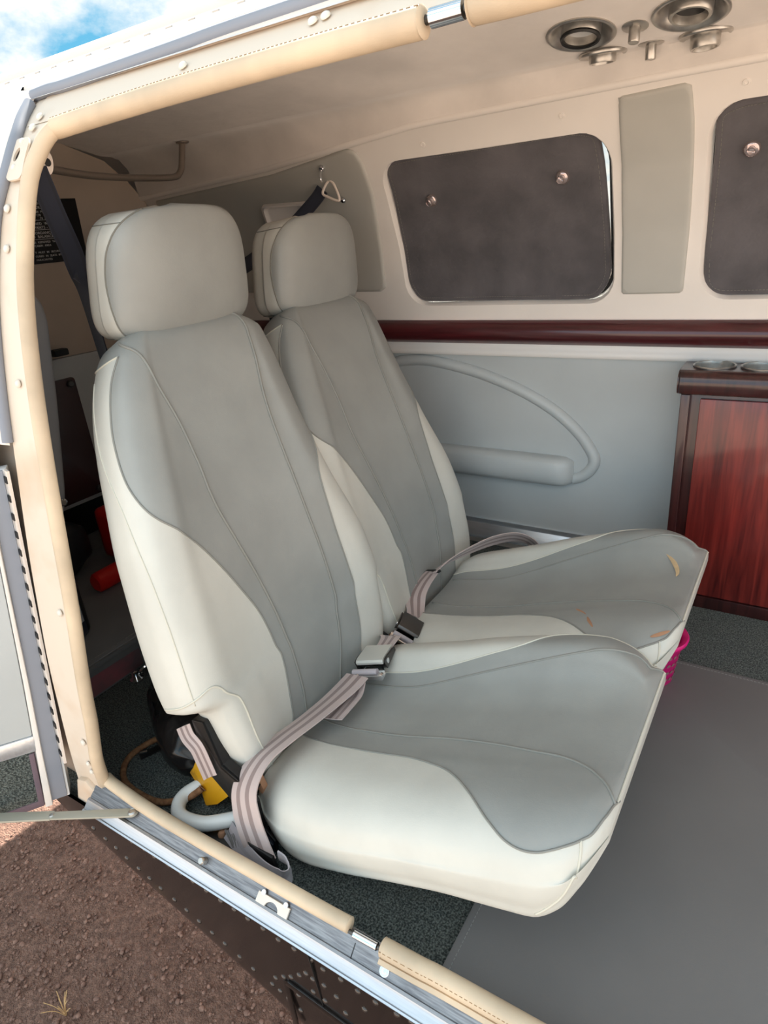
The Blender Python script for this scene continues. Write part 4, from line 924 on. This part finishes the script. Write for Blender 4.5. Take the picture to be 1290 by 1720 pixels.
# ================================================================== black placard on the bulkhead
R = thing('placard', 'black loading placard with white lettering on the aft bulkhead', 'sign', (XA+.003, 1.2, .945))
bm = B(); prism(bm, [(1.02, .945), (1.315, .945), (1.322, 1.112), (1.02, 1.112)], (XA+.0005, 0, 0), (0, 1, 0), (0, 0, 1), (1, 0, 0), .003, .0008); pl_ = link('plate', bm, 'placard_black', R, angle=30)
def text(body, y, z, size, parent, m='white_text', right=True):
    c = bpy.data.curves.new('lettering', 'FONT'); c.body = body; c.size = size; c.align_x = 'LEFT'; c.resolution_u = 2; c.extrude = .0003; c.space_character = 1.12
    o = bpy.data.objects.new('tmp_text', c); COL.objects.link(o); bpy.context.view_layer.update()
    dg = bpy.context.evaluated_depsgraph_get(); me = bpy.data.meshes.new_from_object(o.evaluated_get(dg)); bpy.data.objects.remove(o)
    # text lies in the bulkhead plane and faces forward: reading direction +y
    M = Matrix(((0, 0, 1), (1, 0, 0), (0, 1, 0))).to_4x4(); M.translation = Vector((XA+.0038, y, z))-wloc(parent); me.transform(M)
    me.materials.clear(); me.materials.append(MATS[m]); ob = bpy.data.objects.new('lettering', me); COL.objects.link(ob); ob.parent = parent
    return ob
def row(s, px, y, h): text(s, y, 1.112-(px-333)*.0016-.0005, h, pl_)
row('C  LOADING', 341, 1.180, .0075); row('CTURAL  LIMITS', 348, 1.175, .0100); row('200  POUNDS', 354.5, 1.182, .0080); row('N,  170   AND  FR', 360, 1.172, .0080); row('OT.    70  POUNDS', 365, 1.170, .0078)
row('BINED  WEIGHT', 374, 1.164, .0102); row('UPANTS - 185  LB', 380.2, 1.162, .0102); row('CORDANCE  WITH', 389, 1.160, .0102); row('D  BALANCE  DATA', 395, 1.158, .0102)
row('AS  REMOVED  THE  FOLLOW', 403.5, 1.154, .0078); row('CABIN  AREA', 409.2, 1.156, .0078); row('T  MUST  BE  SECURED', 420, 1.152, .0074); row('CURED  IN  SEATS  BY  SAFETY', 426.3, 1.150, .0074); row('PARACHUTES', 432.2, 1.150, .0074)
for k in (366.5, 382.0, 397.5):
    b = B(); box(b, (XA+.0038, 1.20, 1.112-(k-333)*.0016), (.0006, .13, .0009)); link('rule', b, 'white_text', pl_)
# ================================================================== lap belts
def buckle(R, c, ex, ey, ez, s=1.0, lever='buckle_silver'):
    ex, ey, ez = Vector(ex).normalized(), Vector(ey), Vector(ez); ey = (ey-ex*ey.dot(ex)).normalized(); ez = ex.cross(ey); M = Matrix((ex, ey, ez)).transposed(); c = Vector(c)
    def P(a, b, d): return c+ex*a*s+ey*b*s+ez*d*s
    bm = B(); prism(bm, [(-.029, -.024), (.029, -.024), (.029, .024), (-.029, .024)], P(0, 0, 0), ex*s, ey*s, ez*s, .004, .0015)
    for k in (-1, 1): prism(bm, [(-.025, 0), (.022, 0), (.022, .008), (-.012, .0165), (-.025, .0165)], P(k*.0285, 0, .0), ey*s, ez*s, ex*s, .0022*k, .0006)
    bd = link('buckle', bm, 'dark_steel', R, angle=30)
    bm = B(); pr = [(-.027, .0115), (-.0275, .016), (-.024, .0190), (-.018, .0195), (.024, .0115), (.026, .0095), (.024, .0085), (-.018, .0160), (-.022, .0120)]
    vs = [[bm.verts.new(P(a, b, d)) for b, d in pr] for a in (-.0265, -.0255, .0255, .0265)]
    for i in range(3):
        for j in range(len(pr)): bm.faces.new((vs[i][j], vs[i][(j+1) % len(pr)], vs[i+1][(j+1) % len(pr)], vs[i+1][j]))
    bm.faces.new(vs[0][::-1]); bm.faces.new(vs[-1]); bmesh.ops.recalc_face_normals(bm, faces=bm.faces); link('lift_lever', bm, lever, bd, angle=30)
    for k in (-1, 1):
        bm = B(); lathe(bm, P(k*.0305, -.016, .010), ex*k, [(.005*s, 0), (.005*s, .0012*s), (.003*s, .0018*s), (0, .0012*s)], 16); link('pin', bm, 'chrome', bd)
    # tongue: plate with a bar that the webbing loops round
    bm = B(); prism(bm, [(-.030, -.058), (.030, -.058), (.033, -.050), (.033, -.040), (.022, -.024), (-.022, -.024), (-.033, -.040), (-.033, -.050)], P(0, 0, .002), ex*s, ey*s, ez*s, .003, .001)
    prism(bm, [(-.033, -.058), (.033, -.058), (.033, -.0545), (-.033, -.0545)], P(0, 0, .002), ex*s, ey*s, ez*s, .010, .001)
    tg = link('tongue', bm, 'chrome', R, angle=30)
    bm = B(); tube(bm, [P(-.028, -.044, .010), P(.020, -.044, .010)], .0058*s, 12); link('webbing_loop', bm, 'roll_leather' if False else 'webbing_grey', tg)
    for k in (-.020, .027):
        b = B(); lathe(b, P(k, -.050, .006), ez, [(.0065*s, 0), (.006*s, .004*s), (.0035*s, .006*s), (0, .006*s)], 16); link('rivet', b, 'chrome', tg)
    return bd
WX = (.94, -.10, .30)
R = thing('lap_belt', 'mauve striped lap belt of the near seat with a silver lift-lever buckle', 'seat belt', (-.62, .75, .05), 'lap belts')
bm = B(); ribbon(bm, [(-.640, .486, .030), (-.652, .489, .060), (-.668, .497, .100), (-.681, .515, .136), (-.682, .556, .160), (-.676, .610, .163), (-.668, .670, .160), (-.660, .730, .160), (-.652, .775, .166), (-.648, .805, .172)], [(.97, .10, .10), (.97, .08, .12), (.96, .02, .16), (.94, -.10, .25), (.90, -.2, .35), (.90, -.2, .36), (.90, -.18, .36), (.92, -.15, .34), (.94, -.1, .30), (.94, -.1, .3)], .064, .0022, 7, 8, .0012); link('webbing', bm, 'webbing_mauve', R, angle=50)
bm = B(); ribbon(bm, [(-.640, .790, .166), (-.634, .770, .158), (-.632, .740, .157), (-.632, .700, .1555)], WX, .044, .0022, 6, 8, .001); link('loose_end', bm, 'webbing_mauve', R, angle=50)
buckle(R, (-.647, .874, .166), (.94, .20, .22), (-.10, .96, .15), (0, 0, 1), 1.12)
bm = B(); ribbon(bm, [(-.650, .884, .170), (-.648, .918, .178), (-.660, .950, .168), (-.690, .985, .135), (-.70, 1.0, .10)], WX, .044, .0022, 6, 8); link('webbing', bm, 'webbing_mauve', R, angle=50)
bm = B(); prism(bm, [(-.665, .042), (-.612, .036), (-.606, .004), (-.630, -.006), (-.648, .006)], (0, .483, .012), (1, 0, 0), (0, 0, 1), (0, 1, 0), .007, .002); link('end_fitting', bm, 'black_metal', R, angle=30)
bm = B(); ribbon(bm, [(-.722, .494, .040), (-.695, .486, .034), (-.66, .476, .030), (-.625, .469, .028), (-.597, .468, .029), (-.580, .474, .032), (-.577, .485, .036), (-.588, .494, .042), (-.606, .494, .046)], [(0, .5, .85), (0, .45, .9), (0, .40, .92), (0, .40, .92), (-.1, .35, .93), (0, .2, .97), (.1, 0, 1), (0, -.2, .97), (0, -.2, .97)], .036, .0022, 7, 8, .002); link('tail_loop', bm, 'webbing_grey', R, angle=60)
R = thing('lap_belt', 'mauve striped lap belt of the seat beside the wall, grey buckle lid turned up', 'seat belt', (-.62, 1.2, .05), 'lap belts')
buckle(R, (-.664, 1.030, .142), (.80, .25, -.52), (-.16, .93, .22), (0, 0, 1), .95, 'dark_steel')
bm = B(); ribbon(bm, [(-.682, 1.088, .128), (-.700, 1.120, .134), (-.712, 1.150, .146), (-.713, 1.185, .160), (-.706, 1.220, .174)], [(.75, .1, -.6), (.85, 0, -.4), (.92, -.1, -.1), (.9, -.2, .1), (.85, -.3, .25)], .046, .0022, 7, 8, .0015); link('webbing', bm, 'webbing_mauve', R, angle=50)
bm = B(); ribbon(bm, [(-.706, 1.212, .172), (-.690, 1.270, .180), (-.662, 1.335, .186), (-.622, 1.395, .194), (-.580, 1.445, .190), (-.545, 1.480, .160), (-.53, 1.50, .10)], [(.70, -.3, .5), (.6, -.3, .65), (.5, -.3, .75), (.45, -.3, .8), (.5, -.35, .7), (.6, -.5, .5), (.7, -.6, 0)], .050, .0022, 7, 8, .0015); link('webbing', bm, 'webbing_mauve', R, angle=50)
bm = B(); e1 = Vector((.80, -.3, .35)).normalized(); box(bm, (-.704, 1.222, .1755), (.054, .009, .007), Matrix((e1, Vector((.3, .95, .1)).normalized(), e1.cross(Vector((.3, .95, .1)).normalized()))).transposed(), .002); link('adjuster', bm, 'black', R, angle=30)
# ================================================================== shoulder belts
R = thing('shoulder_belt', 'navy shoulder belt hanging from the aft door post behind the near headrest', 'seat belt', (-1.05, .70, .8), 'shoulder belts')
bm = B(); ribbon(bm, [(-1.030, .664, 1.088), (-1.036, .672, 1.066), (-1.050, .690, 1.020), (-1.066, .712, .968), (-1.080, .724, .930), (-1.090, .732, .900), (-1.100, .742, .840), (-1.110, .752, .78), (-1.115, .76, .70)], [(.2, .93, .25), (.2, .93, .28), (.3, .85, .30), (.5, .6, .3), (.75, .2, .25), (.8, -.05, .15), (.8, -.1, .1), (.8, -.1, .05), (.8, -.1, 0)], .034, .0022, 6, 8, .001); link('webbing', bm, 'webbing_navy', R, angle=50)
bm = B(); ribbon(bm, [(-1.080, .722, .935), (-1.092, .745, .925), (-1.11, .80, .905), (-1.115, .86, .89)], [(.2, .3, .93)], .040, .0022, 6, 8) if False else ribbon(bm, [(-1.080, .722, .945), (-1.092, .748, .930), (-1.11, .80, .905), (-1.115, .86, .89)], (.1, .35, .93), .040, .0022, 6, 8); link('webbing', bm, 'webbing_navy', R, angle=50)
bm = B(); prism(bm, soft([(.655, 1.076), (.693, 1.080), (.700, 1.105), (.690, 1.122), (.655, 1.126)], .012), (-1.037, 0, 0), (0, 1, 0), (0, 0, 1), (1, 0, 0), .004, .001); ap = link('anchor_plate', bm, 'band_paint', R, angle=30)
bm = B(); lathe(bm, (-1.033, .688, 1.098), (1, 0, 0), [(.006, .0002), (0, .0003)], 14); link('slot', bm, 'black', ap)
R = thing('shoulder_belt', 'navy shoulder belt hooked on the far wall behind the farther headrest', 'seat belt', (-1.2, 1.55, .9), 'shoulder belts')
bm = B(); ribbon(bm, [(-1.178, 1.575, 1.066), (-1.192, 1.568, 1.048), (-1.215, 1.550, 1.022), (-1.25, 1.52, .985), (-1.285, 1.46, .938), (-1.31, 1.40, .905), (-1.312, 1.34, .885), (-1.29, 1.26, .860)], [(.80, .1, -.6), (.80, .1, -.6), (.80, .15, -.55), (.8, .2, -.5), (.6, .3, -.7), (.3, .3, -.9), (.2, .3, -.93), (.1, .3, -.93)], .036, .0022, 6, 8); link('webbing', bm, 'webbing_navy', R, angle=50)
bm = B(); ribbon(bm, [(-1.295, 1.43, .92), (-1.29, 1.425, .86), (-1.285, 1.42, .78), (-1.28, 1.42, .70), (-1.28, 1.42, .6)], (.55, .8, 0), .020, .002, 6, 4); link('webbing', bm, 'webbing_navy', R, angle=50)
n = fnrm(1.12); p = fpt(-1.158, 1.118, .006)
bm = B(); lathe(bm, p, n, [(.009, -.002), (.009, .004), (.006, .009), (0, .010)], 16); link('bolt', bm, 'chrome', R)
bm = B(); tube(bm, crom([p+n*.004+Vector(d) for d in ((0, 0, 0), (0, -.006, -.010), (.001, -.010, -.022), (.002, -.008, -.032))], 4), .0032, 8); link('hook', bm, 'chrome', R)
bm = B(); q = fpt(-1.150, 1.070, .016); tube(bm, crom([q+Vector(d) for d in ((-.006, 0, .022), (-.020, -.004, .008), (-.026, -.006, -.008), (-.008, -.004, -.018), (.018, -.002, -.028), (.022, 0, -.020), (.008, 0, .014))], 5, True), .0035, 8); link('strap_link', bm, 'band_paint', R)
bm = B(); lathe(bm, fpt(-1.128, 1.040, .012), fnrm(1.04), [(.007, 0), (.007, .006), (.004, .009), (0, .009)], 14); link('bolt', bm, 'chrome', R)
# moulded cover on the wall behind the farther headrest
bm = B(); P0 = [fpt(-1.425, 1.052), fpt(-1.250, 1.046), fpt(-1.262, .985), fpt(-1.428, .985)]; nn = fnrm(1.02)
def lrp(a, b, t): return a+(b-a)*t
ctr = (P0[0]+P0[1]+P0[2]+P0[3])/4
rows = []
for k, h in ((1.0, -.003), (1.0, .008), (.97, .018), (.86, .021), (.80, .014), (.74, .010)):
    pts = soft([((p-ctr).dot(Vector((1, 0, 0)))*k, (p-ctr).dot(Vector((0, 0, 1)))*k) for p in P0], .016)
    rows.append([fpt(ctr.x+a, ctr.z+b2, h) for a, b2 in pts])
vs = grid(bm, rows, True); cap(bm, vs[-1]); bmesh.ops.recalc_face_normals(bm, faces=bm.faces)
tag(link('wall_cover', bm, 'beige_lining', angle=40), 'beige moulded cover on the wall behind the farther headrest', 'cover')
# ================================================================== floor mat
bm = B(); prism(bm, soft([(-.308, .462), (XF-.02, .462), (XF-.02, 1.345), (-.308, 1.345)], .01), (0, 0, .0005), (1, 0, 0), (0, 1, 0), (0, 0, 1), .006, .0015); FM = link('floor_mat', bm, 'mat_grey', angle=30); tag(FM, 'smooth grey floor mat in front of the seats', 'mat')
def stitches(name, a, b, step, r, m, parent, duty=.6):
    s = B(); a, b = Vector(a), Vector(b); n = int((b-a).length/step)
    for i in range(n): tube(s, [a+(b-a)*(i/n), a+(b-a)*((i+duty)/n)], r, 5)
    return link(name, s, m, parent)
stitches('stitching', (-.297, .47, .0068), (-.297, 1.335, .0068), .007, .0007, 'mat_thread', FM); stitches('stitching', (-.297, 1.335, .0068), (1.2, 1.335, .0068), .007, .0007, 'mat_thread', FM)
bm = B(); prism(bm, [(-1.86, .50), (-1.312, .50), (-1.312, 1.66), (-1.86, 1.66)], (0, 0, .0705), (1, 0, 0), (0, 1, 0), (0, 0, 1), .014, .003); BM = link('baggage_mat', bm, 'bag_floor_mat', angle=30); tag(BM, 'dark grey stitched mat on the raised baggage floor', 'mat')
stitches('stitching', (-1.326, .51, .0848), (-1.326, 1.65, .0848), .008, .0007, 'mat_thread', BM)
# ================================================================== things in the baggage corner
R = thing('storage_jug', 'dark plastic jug with a pale label on the baggage mat', 'jug', (-1.475, .70, .085))
bm = B(); lathe(bm, (-1.475, .70, .085), (0, 0, 1), [(0, 0), (.046, 0), (.052, .006), (.053, .015), (.053, .145), (.048, .165), (.025, .19), (.022, .20), (.022, .205)], 36); link('body', bm, 'label_dark', R)
bm = B(); lathe(bm, (-1.475, .70, .085), (0, 0, 1), [(.024, .200), (.025, .225), (.022, .228), (0, .228)], 24); link('cap', bm, 'black', R)
bm = B(); G = []
for a in np.linspace(-2.2, .50, 18): G.append([(-1.475+.0537*math.cos(a), .70+.0537*math.sin(a), z) for z in (.128, .20)])
grid(bm, G); link('label', bm, 'label_white', R)
bm = B(); G = []
for a in np.linspace(.58, 1.3, 8): G.append([(-1.475+.0537*math.cos(a), .70+.0537*math.sin(a), z) for z in (.095, .21)])
grid(bm, G); link('label', bm, 'black', R)
R = thing('red_cylinder', 'red cylinder lying across the baggage mat behind the near seat', 'cylinder', (-1.60, 1.05, .085))
bm = B(); a, b = Vector((-1.595, .872, .1145)), Vector((-1.60, 1.27, .1145)); ax = (b-a).normalized()
lathe(bm, a, ax, [(0, 0), (.022, 0), (.028, .006), (.029, .02), (.029, .36), (.026, .385), (.012, .40), (0, .40)], 28); link('tank', bm, 'red_paint', R)
bm = B(); lathe(bm, a, ax, [(.0293, .10), (.0293, .101), (.0293, .22), (.0293, .221)], 28); link('band', bm, 'red_paint', R)
R = thing('soft_bag', 'black soft bag lost in the dark baggage corner', 'bag', (-1.80, .95, .085))
bm = B(); G = []
for t in np.linspace(-1, 1, 22):
    k = (1-abs(t)**3.2)**(1/2.6) if abs(t) < 1 else 0; k = max(k, .03)
    G.append([(-1.78+.085*k*math.copysign(abs(math.cos(a))**.7, math.cos(a)), (.74+.25*t), .175+.088*k*math.copysign(abs(math.sin(a))**.7, math.sin(a))+.006*math.sin(t*13+a*3)) for a in np.linspace(0, 2*math.pi, 28, endpoint=False)])
vs = grid(bm, G, True); cap(bm, vs[0], True); cap(bm, vs[-1]); bmesh.ops.recalc_face_normals(bm, faces=bm.faces); link('body', bm, 'black_fabric', R)
bm = B(); tube(bm, crom([(-1.70, .64, .20), (-1.68, .67, .27), (-1.70, .74, .29), (-1.68, .81, .27), (-1.70, .84, .20)], 5), .009, 8); link('handle', bm, 'black_fabric', R)
R = thing('red_container', 'red container half hidden behind the near seat back', 'container', (-1.72, 1.20, .085))
bm = B(); box(bm, (-1.73, 1.155, .170), (.09, .26, .165), bev=.022, seg=3); link('body', bm, 'red_paint', R, angle=40)
bm = B(); lathe(bm, (-1.73, 1.09, .2515), (0, 0, 1), [(.022, 0), (.022, .022), (.018, .026), (0, .026)], 20); link('cap', bm, 'black', R)
# padded side panel just inside the door post
R = thing('side_bolster', 'grey fabric bolster upright behind the aft door post', 'bolster', (-1.22, .64, .45))
bm = B(); P = soft([(.575, .49), (.632, .49), (.650, .535), (.690, .72), (.715, .86), (.712, .895), (.690, .915), (.60, .92)], .03); prism(bm, P, (-1.235, 0, 0), (0, 1, 0), (0, 0, 1), (1, 0, 0), .045, .014, seg=4); link('pad', bm, 'grey_fabric', R, angle=50)
bm = B(); lathe(bm, (-1.19, .636, .525), (1, -.3, 0), [(.008, -.01), (.008, .004), (.005, .007), (0, .007)], 14); link('fastener', bm, 'chrome', R)
# chrome tie-down fitting at the foot of the baggage step
R = thing('tie_down_ring', 'small chrome tie-down fitting at the foot of the step', 'fitting', (-1.265, .745, 0))
bm = B(); lathe(bm, (-1.27, .725, 0), (0, 0, 1), [(.016, 0), (.016, .006), (.010, .012), (.007, .026), (0, .028)], 18); link('stud', bm, 'chrome', R)
bm = B(); tube(bm, crom([(-1.262, .735, .022), (-1.255, .755, .034), (-1.262, .785, .032), (-1.272, .790, .020), (-1.275, .765, .014)], 5, True), .0045, 8); link('ring', bm, 'chrome', R)
bm = B(); box(bm, (-1.288, .80, .045), (.030, .045, .09), bev=.006); tag(link('strap_block', bm, 'black_metal', angle=30), 'black bracket at the end of the red kick panel', 'bracket')
# black bag behind the near seat
R = thing('black_bag', 'shiny black zipped bag on the carpet behind the near seat', 'bag', (-.97, .66, 0))
bm = B(); G = []
for t in np.linspace(-1, 1, 26):
    k = max((1-abs(t)**3)**(1/2.4) if abs(t) < 1 else 0, .03); row = []
    for a in np.linspace(0, 2*math.pi, 32, endpoint=False):
        rx = .066*k*math.copysign(abs(math.cos(a))**.75, math.cos(a)); rz = .074*k*math.copysign(abs(math.sin(a))**.75, math.sin(a)); s = t*.150
        row.append((-.985+s*.84+rx*.45, .632-s*.50+rx*.75, .072+rz*.82+.005*math.sin(t*9+a*2)+.003*math.sin(t*23-a*5)))
    G.append(row)
vs = grid(bm, G, True); cap(bm, vs[0], True); cap(bm, vs[-1]); bmesh.ops.recalc_face_normals(bm, faces=bm.faces); bb = link('body', bm, 'black_vinyl', R, angle=70)
bm = B(); ribbon(bm, [(-1.075, .640, .115), (-1.03, .603, .112), (-.97, .572, .098), (-.92, .550, .075)], (.3, .2, .9), .010, .002, 6, 4); link('piping', bm, 'black', bb)
bm = B(); ribbon(bm, [(-1.06, .660, .128), (-1.02, .640, .130), (-.985, .612, .124)], (.5, .6, .5), .014, .003, 6, 4, .002); link('foil_edge', bm, 'foil', bb)
# ================================================================== white tube, yellow chock and cord by the sill
bm = B(); tube(bm, crom([(-.706, .540, .042), (-.722, .524, .039), (-.742, .508, .036), (-.775, .487, .032), (-.812, .480, .028), (-.840, .484, .025), (-.858, .500, .025), (-.862, .520, .026), (-.850, .545, .030), (-.825, .575, .036), (-.79, .615, .042)], 6), .0132, 16)
WT = link('tow_handle', bm, 'white_tube', angle=60); tag(WT, 'white painted bent tube handle lying inside the sill', 'handle')
R = thing('wheel_chock', 'yellow painted wooden chock with chipped edges, tied to a brown cord', 'chock', (-.83, .545, .03))
bm = B(); FP = [Vector(q) for q in ((-.892, .552, .056), (-.850, .557, .082), (-.800, .547, .074), (-.758, .535, .058), (-.790, .531, .026), (-.826, .530, .004), (-.840, .538, .028))]
nb = Vector((.10, .93, .34)).normalized()*.040; b = bmesh.new(); f = b.faces.new([b.verts.new(q) for q in FP]); r = bmesh.ops.extrude_face_region(b, geom=[f]); bmesh.ops.translate(b, vec=nb, verts=[g for g in r['geom'] if isinstance(g, bmesh.types.BMVert)])
bmesh.ops.recalc_face_normals(b, faces=b.faces); bmesh.ops.bevel(b, geom=[e for e in b.edges if e.calc_face_angle(0) > .4], offset=.003, segments=2, profile=.6, affect='EDGES'); merge(bm, b); ch = link('block', bm, 'yellow_paint', R, angle=30)
bm = B(); lathe(bm, (-.832, .5375, .040), (-.10, -.93, -.34), [(.009, 0), (.007, .0008), (0, .0004)], 16); link('cord_hole', bm, 'worn_brown', ch)
bm = B(); tube(bm, crom([(-.832, .537, .040), (-.850, .520, .026), (-.880, .508, .012), (-.913, .492, .008), (-.968, .488, .008), (-1.015, .495, .008), (-1.046, .516, .008), (-1.062, .545, .008), (-1.060, .580, .008), (-1.046, .610, .010), (-1.02, .638, .014)], 7), .0062, 12)
tag(link('cord', bm, 'rope', angle=60), 'brown braided cord curving over the carpet to the yellow chock', 'cord')
R = thing('buckled_strap', 'thin black strap with a metal tip on the carpet beside the cord', 'strap', (-1.03, .575, 0))
bm = B(); ribbon(bm, [(-1.046, .555, .004), (-1.03, .585, .006), (-1.01, .62, .012)], (.9, -.4, 0), .016, .004, 5, 4); link('webbing', bm, 'black', R)
bm = B(); tube(bm, [(-1.048, .560, .010), (-1.038, .570, .010)], .0035, 8); link('tip', bm, 'chrome', R)
bm = B(); ribbon(bm, [(-.800, .512, .222), (-.790, .509, .205), (-.772, .508, .190), (-.764, .508, .165), (-.757, .509, .130)], (.62, .75, .2), .023, .003, 6, 6, .002)
tag(link('pull_strap', bm, 'webbing_mauve', angle=60), 'short mauve grey pull strap hanging under the near seat back', 'strap')
R = thing('floor_bracket', 'dusty dark metal bracket with a bolt on the floor inside the sill', 'bracket', (-.73, .49, 0))
bm = B(); prism(bm, [(-.785, .478), (-.755, .515), (-.705, .512), (-.690, .480), (-.72, .472)], (0, 0, .004), (1, 0, 0), (0, 1, 0), (0, 0, 1), .012, .003); link('plate', bm, 'dark_steel', R, angle=30)
bm = B(); lathe(bm, (-.742, .494, .016), (0, 0, 1), [(.008, 0), (.008, .004), (.005, .008), (0, .009)], 14); link('bolt', bm, 'worn_brown', R)
bm = B()
for k in range(7): tube(bm, crom([(-.735+.004*k, .50-.001*k, .022), (-.728+.005*k, .492, .036+.003*math.sin(k*2)), (-.712+.004*k, .486, .028+.004*math.sin(k*3)), (-.700+.003*k, .480, .018)], 4), .0016, 6)
link('frayed_threads', bm, 'frayed', R)
# ================================================================== pink basket on the mat beside the far seat
R = thing('pink_basket', 'pink plastic basket on the floor behind the front edge of the seats', 'basket', (-.185, 1.25, 0))
C_ = Vector((-.190, 1.262, .007))
bm = B(); lathe(bm, C_, (0, 0, 1), [(0, .0), (.040, .0), (.043, .004), (.056, .098), (.066, .106), (.0675, .112), (.065, .116), (.055, .112), (.052, .106), (.040, .008), (0, .006)], 40); link('bowl', bm, 'pink_plastic', R, angle=50)
bm = B()
for i in range(26):
    a = 2*math.pi*i/26
    for h in (.02, .04, .06, .08):
        r = .0435+(.0125)*h/.098; p = C_+Vector((r*math.cos(a), r*math.sin(a), h)); lathe(bm, p, (math.cos(a), math.sin(a), -.15), [(.0045, .0003), (0, .0006)], 8)
link('hole_pattern', bm, 'riser_red', R)
# ================================================================== ground details
bm = B(); rnd = random.Random(3)
for i in range(5200):
    x, y = rnd.uniform(-2.3, -.45), rnd.uniform(.05, .95); r = rnd.choice((.002, .0025, .003, .003, .004, .004, .005, .006, .008)); b = bmesh.new(); bmesh.ops.create_icosphere(b, subdivisions=1, radius=r)
    for v in b.verts: v.co = Vector((v.co.x*rnd.uniform(.8, 1.3), v.co.y*rnd.uniform(.8, 1.3), v.co.z*rnd.uniform(.5, .9)))
    bmesh.ops.translate(b, vec=(x, y, GROUND_Z+.012*math.sin(x*5+y*3)+.010*math.sin(x*11-y*7+1)+.001), verts=b.verts)
    off = len(bm.verts); vm = {v: bm.verts.new(v.co) for v in b.verts}
    for f in b.faces: bm.faces.new([vm[v] for v in f.verts])
    b.free()
tag(link('gravel', bm, 'stone', angle=60), 'loose reddish gravel scattered on the ground below the sill', 'gravel', kind='stuff')
bm = B(); gx, gy = GRASS
for i in range(16):
    a = rnd.uniform(0, 6.28); l = rnd.uniform(.03, .075); s = rnd.uniform(.2, .9)
    tube(bm, crom([(gx, gy, GROUND_Z-.005), (gx+math.cos(a)*l*s*.4, gy+math.sin(a)*l*s*.4, GROUND_Z+l*.6), (gx+math.cos(a)*l*s, gy+math.sin(a)*l*s, GROUND_Z+l)], 4), [.0012]*9, 4)
tag(link('grass_tuft', bm, 'straw', angle=60), 'dry straw coloured grass tuft at the bottom left', 'grass')
